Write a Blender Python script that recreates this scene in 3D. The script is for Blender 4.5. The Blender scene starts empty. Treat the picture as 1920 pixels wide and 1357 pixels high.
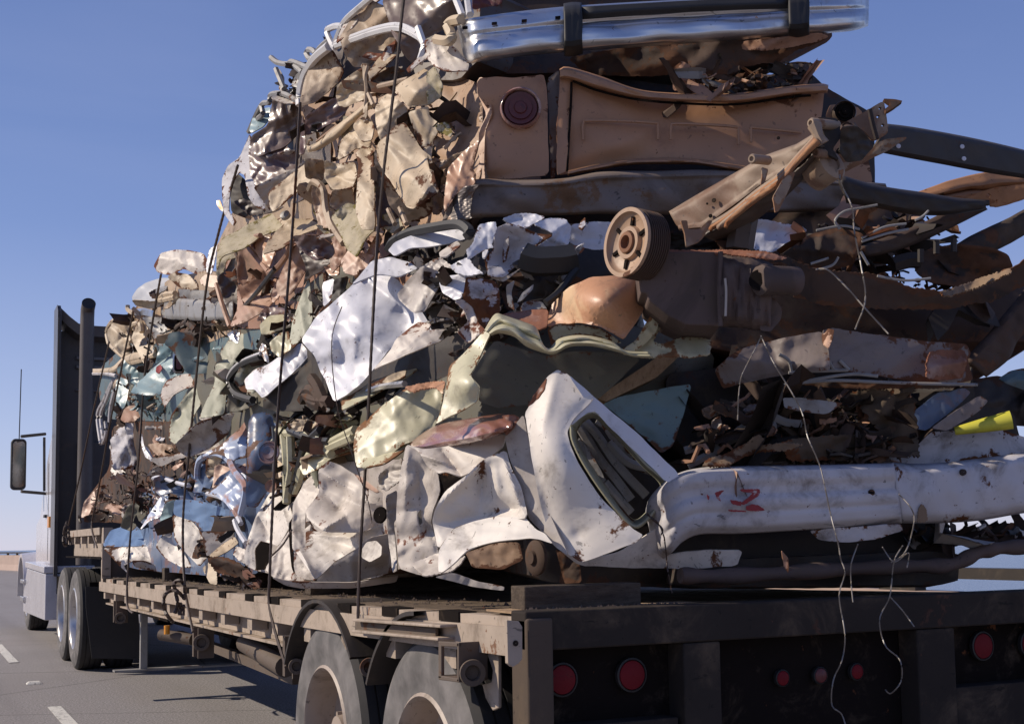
import bpy, bmesh, math, random
import numpy as np
from mathutils import Vector, Matrix
from mathutils.geometry import delaunay_2d_cdt
# ------------------------------------------------------------------ camera
FPX = 2350.0; CX = 960.0; CY = 807.0; W, H = 1920.0, 1357.0
PSI = math.radians(25.6); TH = math.radians(5.0); ROLL = 0.015; HC = 1.33
_F = np.array([math.sin(PSI)*math.cos(TH), math.cos(PSI)*math.cos(TH), math.sin(TH)])
_R0 = np.array([math.cos(PSI), -math.sin(PSI), 0.0]); _U0 = np.cross(_R0, _F)
_U = _U0*math.cos(ROLL) + _R0*math.sin(ROLL); _R = _R0*math.cos(ROLL) - _U0*math.sin(ROLL)
CAM = np.array([0, 0, HC])
sc = bpy.context.scene
C = sc.collection
cam = bpy.data.cameras.new('camera'); camo = bpy.data.objects.new('camera', cam); C.objects.link(camo)
cam.sensor_width = 36; cam.lens = FPX*36/W; cam.shift_y = (CY-H/2)/W; cam.clip_start = .05; cam.clip_end = 20000
camo.matrix_world = Matrix(((_R[0], _U[0], -_F[0], 0), (_R[1], _U[1], -_F[1], 0), (_R[2], _U[2], -_F[2], HC), (0, 0, 0, 1)))
sc.camera = camo
# ------------------------------------------------------------------ light
SUN = Vector((-.76, .40, .60)).normalized()
w = bpy.data.worlds.new("World"); sc.world = w; w.use_nodes = True
nt = w.node_tree; bg = nt.nodes['Background']
sky = nt.nodes.new('ShaderNodeTexSky'); sky.sky_type = 'NISHITA'; sky.sun_disc = False
sky.sun_elevation = math.asin(SUN.z); sky.sun_rotation = math.atan2(SUN.x, SUN.y)
sky.air_density = 1.0; sky.dust_density = 0.0; sky.ozone_density = 2.5; sky.altitude = 10
# thin cirrus streaks in the sky itself
tc = nt.nodes.new('ShaderNodeTexCoord'); mp = nt.nodes.new('ShaderNodeMapping'); mp.inputs['Scale'].default_value = (1.2, 3.5, 9)
mp.inputs['Rotation'].default_value = (0, .25, .4)
nz = nt.nodes.new('ShaderNodeTexNoise'); nz.inputs['Scale'].default_value = 1.3; nz.inputs['Detail'].default_value = 7; nz.inputs['Distortion'].default_value = .6
rp = nt.nodes.new('ShaderNodeValToRGB'); rp.color_ramp.elements[0].position = .5; rp.color_ramp.elements[1].position = .85
rp.color_ramp.elements[1].color = (.22, .22, .22, 1)
mx = nt.nodes.new('ShaderNodeMix'); mx.data_type = 'RGBA'
mx.inputs[7].default_value = (7.0, 7.4, 8.6, 1)
nt.links.new(tc.outputs['Generated'], mp.inputs[0]); nt.links.new(mp.outputs[0], nz.inputs['Vector']); nt.links.new(nz.outputs[0], rp.inputs[0])
nt.links.new(rp.outputs[0], mx.inputs[0]); nt.links.new(sky.outputs[0], mx.inputs[6])
sx = nt.nodes.new('ShaderNodeSeparateXYZ'); nt.links.new(tc.outputs['Generated'], sx.inputs[0])
gr = nt.nodes.new('ShaderNodeValToRGB'); el = gr.color_ramp.elements
for i, (p_, c_) in enumerate(((0., (.50, .55, .80)), (.09, (.38, .46, .76)), (.24, (.19, .28, .60)), (.45, (.105, .175, .45)), (1., (.06, .10, .30)))):
    e = el[i] if i < 2 else el.new(p_); e.position = p_; e.color = (*c_, 1)
nt.links.new(sx.outputs[2], gr.inputs[0])
gm = nt.nodes.new('ShaderNodeMix'); gm.data_type = 'RGBA'; gm.blend_type = 'MULTIPLY'; gm.inputs[0].default_value = 1; gm.inputs[7].default_value = (9.5, 9.0, 8.9, 1); gm.clamp_result = False
nt.links.new(gr.outputs[0], gm.inputs[6])
bl = nt.nodes.new('ShaderNodeMix'); bl.data_type = 'RGBA'; bl.inputs[0].default_value = .75; nt.links.new(mx.outputs[2], bl.inputs[6]); nt.links.new(gm.outputs[2], bl.inputs[7])
nt.links.new(bl.outputs[2], bg.inputs[0])
bg.inputs[1].default_value = 0.115
sd = bpy.data.lights.new('sun', 'SUN'); sd.energy = 4.5; sd.angle = math.radians(.5); sd.color = (1.0, .88, .73)
so = bpy.data.objects.new('sun', sd); C.objects.link(so); so.rotation_euler = SUN.to_track_quat('Z', 'Y').to_euler()
sc.view_settings.view_transform = 'Standard'; sc.view_settings.look = 'None'; sc.view_settings.exposure = 0; sc.view_settings.gamma = 1
sc.view_settings.use_curve_mapping = False
# ------------------------------------------------------------------ pixel rays
def ray(px, py):
    px = np.asarray(px, float); py = np.asarray(py, float)
    return _F + ((px-CX)/FPX)[..., None]*_R + ((CY-py)/FPX)[..., None]*_U
def hullD(px, py):
    px = np.asarray(px, float); py = np.asarray(py, float)
    a = FPX*1.85/(.902*(np.minimum(np.maximum(px, 60), 900)+165))
    up = .75*np.clip((650-py)/650, 0, 1)
    up = up*np.clip((px-350)/500, 0, 1)
    return a - .15 + up + np.clip((px-1200)/720, 0, 1)*.3
def P(px, py, off=0., D=None):
    d = (hullD(px, py) if D is None else D) - off
    return CAM + ray(px, py)*np.asarray(d)[..., None]
def PS(px, py, X=1.61):
    r = ray(px, py); return CAM + r*(X/r[..., 0])[..., None]
def PR(px, py, Y=3.29):
    r = ray(px, py); return CAM + r*(Y/r[..., 1])[..., None]
ZM = {'0': (0, 0, 1), '1': (0, 540, 3.9917), '2': (0, 860, 2.731), '3': (400, 0, 3.23), '4': (180, 440, 3.23), '5': (180, 800, 3.3103),
      '6': (820, 0, 2.2857), '7': (640, 400, 2.95), '8': (1120, 180, 2.4), '9': (680, 660, 2.8235), '10': (1200, 580, 2.5125),
      '11': (160, 1020, 2.2857), '12': (880, 1020, 1.84615), '13': (400, 300, 3.392)}
def z(k, s):
    ox, oy, q = ZM[str(k)]; out = []
    for t in s.split():
        v = [float(a) for a in t.split(',')]
        out.append((ox+v[0]/q, oy+v[1]/q, v[2] if len(v) > 2 else 0.))
    return out
# ------------------------------------------------------------------ objects
def thing(name, label, cat, loc=(0, 0, 0), group=None):
    o = bpy.data.objects.new(name, None); o.empty_display_size = .2; C.objects.link(o); o.location = loc
    o['label'] = label; o['category'] = cat
    if group: o['group'] = group
    return o
def tag(o, label, cat, group=None):
    o['label'] = label; o['category'] = cat
    if group: o['group'] = group
    return o
def struct(o): o['kind'] = 'structure'; return o
def stuff(o): o['kind'] = 'stuff'; return o
def wloc(p):
    v = Vector((0, 0, 0))
    while p is not None: v += p.location; p = p.parent
    return v
def link(name, verts, faces, mat, parent=None, smooth=True, ang=38, matidx=None):
    me = bpy.data.meshes.new(name)
    v = np.asarray(verts, float)
    if parent is not None: v = v - np.array(wloc(parent))
    me.from_pydata([tuple(x) for x in v], [], [tuple(int(i) for i in f) for f in faces])
    ms = mat if isinstance(mat, (list, tuple)) else [mat]
    for m in ms: me.materials.append(M[m] if isinstance(m, str) else m)
    if matidx is not None: me.polygons.foreach_set('material_index', matidx)
    if smooth:
        me.polygons.foreach_set('use_smooth', [True]*len(me.polygons)); me.set_sharp_from_angle(angle=math.radians(ang))
    me.update()
    o = bpy.data.objects.new(name, me); C.objects.link(o)
    if parent is not None: o.parent = parent
    return o
def recalc(o):
    bm = bmesh.new(); bm.from_mesh(o.data); bmesh.ops.recalc_face_normals(bm, faces=bm.faces); bm.to_mesh(o.data); bm.free(); return o
class MB:
    def __init__(s): s.v = []; s.f = []
    def add(s, v, f):
        b = len(s.v); s.v += [tuple(x) for x in v]; s.f += [tuple(i+b for i in q) for q in f]
    def box(s, a, b, rz=0):
        (x0, y0, z0), (x1, y1, z1) = a, b
        v = [(x, y, zz) for zz in (z0, z1) for y in (y0, y1) for x in (x0, x1)]
        s.add(v, [(0, 2, 3, 1), (4, 5, 7, 6), (0, 1, 5, 4), (2, 6, 7, 3), (0, 4, 6, 2), (1, 3, 7, 5)]); return s
    def prism(s, pts, vec):
        pts = [np.asarray(p, float) for p in pts]; n = len(pts); vec = np.asarray(vec, float)
        s.add(pts + [p+vec for p in pts], [tuple(range(n))[::-1], tuple(range(n, 2*n))] + [(i, (i+1) % n, n+(i+1) % n, n+i) for i in range(n)]); return s
    def tube(s, pts, r, n=6, cap=True):
        pts = np.asarray(pts, float); m = len(pts); T = np.gradient(pts, axis=0); T /= np.linalg.norm(T, axis=1)[:, None]+1e-9
        ref = np.array([0, 0, 1.]) if abs(T[0][2]) < .9 else np.array([1., 0, 0]); vs = []
        rr = r if hasattr(r, '__len__') else [r]*m
        for i in range(m):
            a = np.cross(T[i], ref); a /= np.linalg.norm(a)+1e-9; b = np.cross(T[i], a); ref = -b if False else ref
            for k in range(n):
                t = 2*math.pi*k/n; vs.append(pts[i] + rr[i]*(a*math.cos(t)+b*math.sin(t)))
        fs = [(i*n+k, i*n+(k+1) % n, (i+1)*n+(k+1) % n, (i+1)*n+k) for i in range(m-1) for k in range(n)]
        if cap: fs += [tuple(range(n))[::-1], tuple(range((m-1)*n, m*n))]
        s.add(vs, fs); return s
    def lathe(s, prof, c, ax, n=40):            # prof: (along axis, radius)
        c = np.asarray(c, float); ax = np.asarray(ax, float); ax /= np.linalg.norm(ax)
        u = np.cross(ax, [0, 0, 1.]); u /= np.linalg.norm(u); v = np.cross(ax, u)
        vs = [c+ax*a+r*(u*math.cos(2*math.pi*k/n)+v*math.sin(2*math.pi*k/n)) for a, r in prof for k in range(n)]
        m = len(prof)
        s.add(vs, [(i*n+k, i*n+(k+1) % n, (i+1)*n+(k+1) % n, (i+1)*n+k) for i in range(m-1) for k in range(n)]); return s
    def build(s, name, mat, parent=None, bev=0, smooth=True, ang=38):
        o = link(name, s.v, s.f, mat, parent, smooth, ang); recalc(o)
        if smooth: o.data.set_sharp_from_angle(angle=math.radians(ang))
        if bev:
            b = o.modifiers.new('bevel', 'BEVEL'); b.width = bev; b.segments = 2; b.limit_method = 'ANGLE'
        return o
def smoothpath(p, k=6):
    p = np.asarray(p, float); n = len(p)
    if n < 3: return np.array([p[0]+(p[-1]-p[0])*t for t in np.linspace(0, 1, k)])
    out = []
    for i in range(n-1):
        p0 = p[max(i-1, 0)]; p1 = p[i]; p2 = p[i+1]; p3 = p[min(i+2, n-1)]
        for t in np.linspace(0, 1, k, endpoint=False):
            out.append(.5*((2*p1)+(-p0+p2)*t+(2*p0-5*p1+4*p2-p3)*t*t+(-p0+3*p1-3*p2+p3)*t**3))
    out.append(p[-1]); return np.array(out)
# ------------------------------------------------------------------ materials
M = {}
def nodes(name):
    m = bpy.data.materials.new(name); m.use_nodes = True; t = m.node_tree; return m, t, t.nodes['Principled BSDF'], t.nodes.new, t.links.new
def mixc(t, fac, a, b, mode='MIX'):
    n = t.nodes.new('ShaderNodeMix'); n.data_type = 'RGBA'; n.blend_type = mode
    for sck, v in ((0, fac), (6, a), (7, b)):
        if isinstance(v, (int, float)): n.inputs[sck].default_value = v
        elif isinstance(v, tuple): n.inputs[sck].default_value = (*v[:3], 1)
        else: t.links.new(v, n.inputs[sck])
    return n.outputs[2]
def noise(t, vec, scale, detail=6, rough=.6, dist=0):
    n = t.nodes.new('ShaderNodeTexNoise'); n.inputs['Scale'].default_value = scale; n.inputs['Detail'].default_value = detail
    n.inputs['Roughness'].default_value = rough; n.inputs['Distortion'].default_value = dist; t.links.new(vec, n.inputs['Vector']); return n.outputs[0]
def ramp(t, v, a, b, lo=0., hi=1.):
    n = t.nodes.new('ShaderNodeMapRange'); n.interpolation_type = 'SMOOTHSTEP'; t.links.new(v, n.inputs[0])
    n.inputs[1].default_value = a; n.inputs[2].default_value = b; n.inputs[3].default_value = lo; n.inputs[4].default_value = hi; return n.outputs[0]
def coords(t, sc_=(1, 1, 1), rnd=True):
    tc = t.nodes.new('ShaderNodeTexCoord'); mp = t.nodes.new('ShaderNodeMapping'); mp.inputs['Scale'].default_value = sc_
    t.links.new(tc.outputs['Object'], mp.inputs[0])
    if rnd:
        oi = t.nodes.new('ShaderNodeObjectInfo'); mm = t.nodes.new('ShaderNodeMath'); mm.operation = 'MULTIPLY'; mm.inputs[1].default_value = 37
        t.links.new(oi.outputs['Random'], mm.inputs[0]); t.links.new(mm.outputs[0], mp.inputs['Location'])
    return mp.outputs[0]
RUST = (.11, .045, .022); DIRT = (.12, .09, .065)
def paint(name, col, rust=.25, dirt=.35, rough=.38, metal=0., rustcol=RUST, dirtcol=DIRT, bump=.25, spec=.5, scale=1., second=None, coat=0., sec_amt=.5):
    m, t, b, N, L = nodes(name); v = coords(t); vs = coords(t, (3, 3, 22))
    c = mixc(t, ramp(t, noise(t, v, 2.2*scale, 4), .35, .7), tuple(x*.86 for x in col), col)
    if second is not None:
        c = mixc(t, ramp(t, noise(t, v, 3.0*scale, 7, .6, .6), .62-.25*sec_amt, .72-.25*sec_amt), c, second)
    dm = ramp(t, noise(t, v, 5*scale, 8, .7, .4), .60-.25*dirt, .80-.1*dirt, 0, min(1, .35+dirt))
    c = mixc(t, dm, c, dirtcol)
    st = ramp(t, noise(t, vs, 3.0*scale, 5, .75), .60, .75, 0, dirt*.9); c = mixc(t, st, c, tuple(x*.45+.02 for x in col))
    at = t.nodes.new('ShaderNodeAttribute'); at.attribute_name = 'edge'
    def plus(a_, k_):
        q_ = t.nodes.new('ShaderNodeMath'); q_.operation = 'MULTIPLY_ADD'; L(at.outputs['Fac'], q_.inputs[0]); q_.inputs[1].default_value = k_; L(a_, q_.inputs[2]); return q_.outputs[0]
    # thin dark scratches in two directions
    for k_, sc2 in enumerate(((2, 26, 9), (22, 3, 16))):
        vq = coords(t, sc2); mpq = t.nodes.new('ShaderNodeMapping'); mpq.inputs['Rotation'].default_value = (.5+k_, .8*k_+.3, .6); L(vq, mpq.inputs[0])
        c = mixc(t, ramp(t, noise(t, mpq.outputs[0], 2.4*scale, 4, .62, .25), .665, .69, 0, min(.85, .25+dirt*1.2)), c, tuple(x*.28+.012 for x in col))
    sp = ramp(t, plus(noise(t, v, 26*scale, 5, .7), .10), .70-.10*rust, .73-.10*rust)
    bl = ramp(t, plus(noise(t, v, 4.3*scale, 9, .68, .3), .08+.1*rust), .70-.22*rust, .735-.22*rust)
    mm = t.nodes.new('ShaderNodeMath'); mm.operation = 'MAXIMUM'; L(sp, mm.inputs[0]); L(bl, mm.inputs[1])
    rc = mixc(t, noise(t, v, 30*scale, 5), tuple(x*.6 for x in rustcol), tuple(min(1, x*1.6) for x in rustcol))
    c = mixc(t, mm.outputs[0], c, rc)
    L(c, b.inputs['Base Color'])
    r1 = t.nodes.new('ShaderNodeMath'); r1.operation = 'MULTIPLY_ADD'; L(dm, r1.inputs[0]); r1.inputs[1].default_value = .3; r1.inputs[2].default_value = rough
    r2 = t.nodes.new('ShaderNodeMath'); r2.operation = 'MULTIPLY_ADD'; r2.use_clamp = True; L(mm.outputs[0], r2.inputs[0]); r2.inputs[1].default_value = .4; L(r1.outputs[0], r2.inputs[2])
    L(r2.outputs[0], b.inputs['Roughness'])
    if metal:
        mt = t.nodes.new('ShaderNodeMath'); mt.operation = 'MULTIPLY_ADD'; L(mm.outputs[0], mt.inputs[0]); mt.inputs[1].default_value = -metal; mt.inputs[2].default_value = metal; L(mt.outputs[0], b.inputs['Metallic'])
    b.inputs['Specular IOR Level'].default_value = spec; b.inputs['Coat Weight'].default_value = coat; b.inputs['Coat Roughness'].default_value = .15
    bp = N('ShaderNodeBump'); bp.inputs['Strength'].default_value = bump*.55; bp.inputs['Distance'].default_value = .005
    hs = t.nodes.new('ShaderNodeMath'); hs.operation = 'ADD'
    hq = t.nodes.new('ShaderNodeMath'); hq.operation = 'MULTIPLY'; hq.inputs[1].default_value = .35; L(noise(t, v, 14*scale, 5, .6, .5), hq.inputs[0]); L(hq.outputs[0], hs.inputs[0])
    h2 = t.nodes.new('ShaderNodeMath'); h2.operation = 'MULTIPLY'; h2.inputs[1].default_value = .16; L(noise(t, v, 90, 4, .7), h2.inputs[0]); L(h2.outputs[0], hs.inputs[1])
    L(hs.outputs[0], bp.inputs['Height']); L(bp.outputs[0], b.inputs['Normal'])
    M[name] = m; return m
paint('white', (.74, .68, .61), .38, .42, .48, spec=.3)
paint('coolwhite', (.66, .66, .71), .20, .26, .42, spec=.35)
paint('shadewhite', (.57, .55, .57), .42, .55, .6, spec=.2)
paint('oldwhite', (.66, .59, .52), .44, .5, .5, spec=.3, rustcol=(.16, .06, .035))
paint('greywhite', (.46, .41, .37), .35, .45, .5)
paint('cream', (.60, .47, .32), .30, .42, .52, spec=.3, second=(.50, .40, .28))
paint('beige', (.46, .34, .23), .30, .5, .55, spec=.3, second=(.38, .28, .20))
paint('tan', (.42, .27, .17), .25, .45, .5)
paint('moss', (.52, .45, .32), .36, .55, .8, rustcol=(.17, .14, .05), dirtcol=(.26, .22, .11), bump=.9, spec=.15, scale=3.2)
paint('brown', (.38, .21, .135), .3, .45, .5, spec=.35)
paint('copper', (.52, .29, .17), .2, .4, .42, coat=.1)
paint('pinkbrown', (.62, .40, .29), .3, .35, .5)
paint('trunkbrown', (.47, .25, .135), .14, .3, .5, bump=.12, dirtcol=(.16, .09, .07))
paint('maroon', (.17, .10, .09), .2, .6, .36, coat=.15, dirtcol=(.17, .13, .11))
paint('darkbrown', (.085, .058, .045), .2, .5, .5)
paint('dustglass', (.20, .14, .11), .1, .6, .3, dirtcol=(.24, .17, .13), coat=.3)
paint('sage', (.40, .40, .30), .34, .42, .52, spec=.3)
paint('palegreen', (.58, .54, .36), .36, .38, .42, rustcol=(.20, .09, .035))
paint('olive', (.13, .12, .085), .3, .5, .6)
paint('teal', (.16, .26, .28), .25, .35, .4)
paint('lightteal', (.30, .42, .44), .25, .25, .4)
paint('darkteal', (.09, .14, .15), .25, .4, .5)
paint('blue', (.22, .34, .55), .2, .25, .3, coat=.3)
paint('lightblue', (.42, .50, .68), .3, .25, .35, second=(.40, .22, .17), sec_amt=.45)
paint('darkblue', (.11, .16, .27), .25, .3, .35, second=(.20, .12, .12), sec_amt=.35)
paint('rustdome', (.72, .48, .28), .12, .35, .42, second=(.52, .27, .15), sec_amt=.9, rustcol=(.25, .10, .04))
paint('rustbrown', (.27, .13, .09), .6, .4, .55, rustcol=(.20, .08, .045), second=(.36, .22, .17))
paint('glossrust', (.30, .13, .09), .4, .2, .22, second=(.60, .42, .36), sec_amt=.35, rustcol=(.22, .08, .05), coat=.6)
paint('darkrust', (.085, .055, .042), .6, .4, .8, rustcol=(.10, .05, .03), second=(.045, .034, .03), spec=.25, bump=.6)
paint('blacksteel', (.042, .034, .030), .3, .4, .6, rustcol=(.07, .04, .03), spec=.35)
paint('framesteel', (.34, .25, .18), .45, .4, .6, rustcol=(.22, .12, .07), second=(.20, .12, .08), bump=1.2, spec=.3)
paint('orangerust', (.40, .20, .10), .5, .4, .75, second=(.24, .12, .07), rustcol=(.26, .11, .05), bump=.5, spec=.2)
paint('greyfold', (.22, .18, .165), .3, .4, .5)
paint('greysteel', (.30, .29, .28), .35, .5, .5)
paint('tankbrown', (.125, .090, .080), .22, .5, .7, spec=.2, second=(.085, .062, .055), bump=.8)
paint('chrome', (.70, .71, .73), .16, .38, .30, metal=.9, bump=.5, dirtcol=(.26, .22, .19))
paint('postbrown', (.095, .072, .056), .3, .5, .85, spec=.1)
paint('dullchrome', (.58, .57, .57), .2, .3, .28, metal=.85)
paint('trimwhite', (.74, .72, .70), .1, .2, .3)
paint('rubber', (.022, .021, .021), .0, .3, .6, dirtcol=(.07, .06, .055), bump=.1)
paint('plastic', (.03, .03, .032), .0, .35, .45, dirtcol=(.09, .08, .07), bump=.1)
paint('cable', (.07, .045, .035), .4, .3, .6)
paint('wire', (.25, .22, .19), .1, .3, .4)
paint('yellow', (.62, .58, .06), .05, .25, .5)
paint('amber', (.75, .30, .03), .0, .1, .3)
paint('redpaint', (.30, .03, .035), .0, .15, .7, bump=.05, second=(.45, .38, .38), sec_amt=.1, scale=7)
paint('redlens', (.16, .010, .016), .0, .3, .6, coat=.0, spec=.15, bump=.02)
paint('redlensdark', (.12, .022, .022), .0, .5, .5, coat=.05, bump=.02)
paint('fibre', (.26, .18, .12), .3, .5, .9, bump=.8, spec=.1)
paint('fibredark', (.10, .075, .055), .3, .5, .95, bump=.8, spec=.1)
paint('railbeige', (.42, .34, .27), .35, .55, .65, rustcol=(.17, .09, .055), spec=.3)
paint('deckframe', (.13, .10, .08), .4, .5, .7, rustcol=(.10, .05, .03), spec=.25)
paint('deckrear', (.040, .033, .029), .3, .45, .9, rustcol=(.07, .04, .03), spec=.08)
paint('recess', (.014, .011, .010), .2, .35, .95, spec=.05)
paint('cabwhite', (.62, .60, .63), .0, .15, .25, coat=.5, bump=.02)
paint('cabback', (.060, .050, .047), .0, .35, .5, bump=.04)
paint('cabdark', (.025, .023, .024), .0, .3, .6, bump=.05)
paint('fairing', (.12, .11, .11), .0, .2, .35, bump=.02)
paint('stack', (.12, .10, .09), .05, .3, .5, metal=.2)
paint('stepgrey', (.22, .17, .14), .55, .5, .75, rustcol=(.17, .10, .06), bump=1.2, spec=.3, second=(.12, .09, .075))
paint('alloy', (.55, .53, .52), .0, .25, .3, metal=.7, bump=.05)
paint('drumwheel', (.36, .29, .235), .2, .5, .5)
paint('flap', (.030, .027, .026), .0, .5, .7, dirtcol=(.06, .052, .047))
def m_tyre():
    m, t, b, N, L = nodes('tyre'); v = coords(t, (1, 1, 1), False)
    c = mixc(t, ramp(t, noise(t, v, 6, 5), .3, .75), (.075, .070, .068), (.20, .185, .178)); L(c, b.inputs['Base Color']); b.inputs['Roughness'].default_value = .75
    M['tyre'] = m
    m, t, b, N, L = nodes('tread'); v = coords(t, (1, 1, 1), False)
    c = mixc(t, noise(t, v, 12, 5), (.018, .017, .017), (.05, .046, .045)); L(c, b.inputs['Base Color']); b.inputs['Roughness'].default_value = .85
    M['tread'] = m
m_tyre()
def m_wood(name, a, b_, sc_=(1, 1, 1)):
    m, t, b, N, L = nodes(name); v = coords(t, sc_)
    n1 = noise(t, v, 3, 8, .7, .5); c = mixc(t, ramp(t, n1, .3, .75), a, b_)
    c = mixc(t, ramp(t, noise(t, v, 14, 6, .7), .5, .75, 0, .7), c, tuple(x*.35 for x in a)); L(c, b.inputs['Base Color'])
    b.inputs['Roughness'].default_value = .85; b.inputs['Specular IOR Level'].default_value = .2
    bp = N('ShaderNodeBump'); bp.inputs['Strength'].default_value = .7; bp.inputs['Distance'].default_value = .01; L(noise(t, v, 8, 8, .75), bp.inputs['Height']); L(bp.outputs[0], b.inputs['Normal'])
    M[name] = m
m_wood('plankwood', (.10, .075, .055), (.21, .155, .11), (9, .8, 3)); m_wood('lightwood', (.30, .20, .12), (.46, .33, .21), (8, .8, 3)); m_wood('timber', (.06, .045, .035), (.13, .10, .075), (2, 9, 9))
def m_diamond():
    m, t, b, N, L = nodes('diamondplate'); v = coords(t, (1, 1, 1), False)
    c = mixc(t, noise(t, v, 8, 6), (.08, .065, .058), (.17, .14, .125)); c = mixc(t, ramp(t, noise(t, v, 12, 7), .6, .68), c, (.15, .09, .06)); L(c, b.inputs['Base Color'])
    b.inputs['Roughness'].default_value = .45; b.inputs['Metallic'].default_value = .3
    ws = []
    for r in (.785, -.785):
        mp = N('ShaderNodeMapping'); mp.inputs['Rotation'].default_value = (0, r, 0); L(v, mp.inputs[0])
        wv = N('ShaderNodeTexWave'); wv.inputs['Scale'].default_value = 26; wv.bands_direction = 'X'; L(mp.outputs[0], wv.inputs['Vector']); ws.append(wv.outputs['Fac'])
    mm = N('ShaderNodeMath'); mm.operation = 'MULTIPLY'; L(ws[0], mm.inputs[0]); L(ws[1], mm.inputs[1])
    bp = N('ShaderNodeBump'); bp.inputs['Strength'].default_value = .5; bp.inputs['Distance'].default_value = .003; L(mm.outputs[0], bp.inputs['Height']); L(bp.outputs[0], b.inputs['Normal'])
    M['diamondplate'] = m
m_diamond()
def m_asphalt():
    m, t, b, N, L = nodes('asphalt'); v = coords(t, (1, 1, 1), False)
    n1 = noise(t, v, 55, 8, .85); n2 = noise(t, v, .6, 5)
    c = mixc(t, ramp(t, n1, .40, .60), (.13, .12, .118), (.42, .395, .385)); c = mixc(t, ramp(t, n2, .35, .7, 0, .35), c, (.24, .215, .205))
    vs = coords(t, (1.2, .05, 1), False); c = mixc(t, ramp(t, noise(t, vs, 1.2, 4), .45, .7, 0, .35), c, (.18, .165, .16))
    vo = N('ShaderNodeTexVoronoi'); vo.feature = 'DISTANCE_TO_EDGE'; vo.inputs['Scale'].default_value = .30
    ds = mixc(t, .12, v, noise(t, v, 1.5, 5)); L(ds, vo.inputs['Vector'])
    cr = ramp(t, vo.outputs['Distance'], .0, .006, .55, 0); c = mixc(t, cr, c, (.06, .055, .052)); L(c, b.inputs['Base Color'])
    b.inputs['Roughness'].default_value = .85; b.inputs['Specular IOR Level'].default_value = .25
    bp = N('ShaderNodeBump'); bp.inputs['Strength'].default_value = .6; bp.inputs['Distance'].default_value = .008; L(n1, bp.inputs['Height']); L(bp.outputs[0], b.inputs['Normal']); M['asphalt'] = m
    m, t, b, N, L = nodes('roadpaint'); v = coords(t, (1, 1, 1), False)
    c = mixc(t, ramp(t, noise(t, v, 22, 7, .8), .52, .62), (.62, .60, .55), (.16, .15, .14)); L(c, b.inputs['Base Color']); b.inputs['Roughness'].default_value = .8; M['roadpaint'] = m
    m, t, b, N, L = nodes('concrete'); v = coords(t)
    c = mixc(t, noise(t, v, 1.5, 7, .7), (.34, .25, .21), (.50, .38, .32)); L(c, b.inputs['Base Color']); b.inputs['Roughness'].default_value = .9; M['concrete'] = m
    m, t, b, N, L = nodes('water'); v = coords(t, (1, 1, 1), False)
    b.inputs['Base Color'].default_value = (.10, .14, .20, 1); b.inputs['Roughness'].default_value = .22; b.inputs['Specular IOR Level'].default_value = .8
    bp = N('ShaderNodeBump'); bp.inputs['Strength'].default_value = .5; bp.inputs['Distance'].default_value = .4; L(noise(t, v, .5, 6, .7), bp.inputs['Height']); L(bp.outputs[0], b.inputs['Normal']); M['water'] = m
    m, t, b, N, L = nodes('hillside'); v = coords(t, (1, 1, 1), False)
    c = mixc(t, noise(t, v, .01, 6), (.11, .13, .17), (.16, .18, .22)); L(c, b.inputs['Base Color']); b.inputs['Roughness'].default_value = 1; M['hillside'] = m  # distance haze over the land is put into this grey-blue
    m, t, b, N, L = nodes('striped'); tcn = coords(t, (1, 1, 1), False); g = N('ShaderNodeSeparateXYZ'); L(tcn, g.inputs[0])
    z0 = P(245, 555)[2]
    c = mixc(t, ramp(t, g.outputs[2], z0-.10, z0-.095), (.70, .70, .70), (.18, .28, .50)); c = mixc(t, ramp(t, g.outputs[2], z0-.045, z0-.04), c, (.40, .62, .38))
    c = mixc(t, ramp(t, g.outputs[2], z0-.005, z0), c, (.22, .32, .52)); c = mixc(t, ramp(t, g.outputs[2], z0+.05, z0+.055), c, (.72, .71, .68)); L(c, b.inputs['Base Color']); b.inputs['Roughness'].default_value = .35; M['striped'] = m
m_asphalt()
m, t, b, N, L = nodes('mirrorglass'); b.inputs['Base Color'].default_value = (.5, .5, .5, 1); b.inputs['Metallic'].default_value = 1; b.inputs['Roughness'].default_value = .08; M['mirrorglass'] = m
m, t, b, N, L = nodes('carglass'); b.inputs['Base Color'].default_value = (.03, .035, .035, 1); b.inputs['Roughness'].default_value = .12; M['carglass'] = m
# ------------------------------------------------------------------ crumpled sheet metal
NORM = {'L': (-.80, -.45, .42), 'U': (-.55, -.38, .78), 'S': (-.88, -.50, .0), 'D': (-.62, -.62, -.50), 'R': (-.05, -1, 0), 'C': (-.432, -.902, -.03),
        'CU': (-.40, -.80, .42), 'CD': (-.38, -.82, -.40), 'Q': (-.68, -.74, .12), 'J': (-.22, -.97, 0), 'T': (-.25, -.38, .9), 'LL': (-.93, -.2, .30)}
def inside(pts, poly):
    x, y = pts[:, 0], pts[:, 1]; c = np.zeros(len(pts), bool); n = len(poly)
    for i in range(n):
        x1, y1 = poly[i][:2]; x2, y2 = poly[(i+1) % n][:2]
        if y1 == y2: continue
        k = ((y1 > y) != (y2 > y)) & (x < (x2-x1)*(y-y1)/(y2-y1)+x1); c ^= k
    return c
def segdist(pts, poly):
    d = np.full(len(pts), 1e9); n = len(poly)
    for i in range(n):
        a = np.array(poly[i][:2]); b = np.array(poly[(i+1) % n][:2]); ab = b-a
        t = np.clip(((pts-a)@ab)/(ab@ab+1e-9), 0, 1); q = a+t[:, None]*ab; d = np.minimum(d, np.hypot(*(pts-q).T))
    return d
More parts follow.
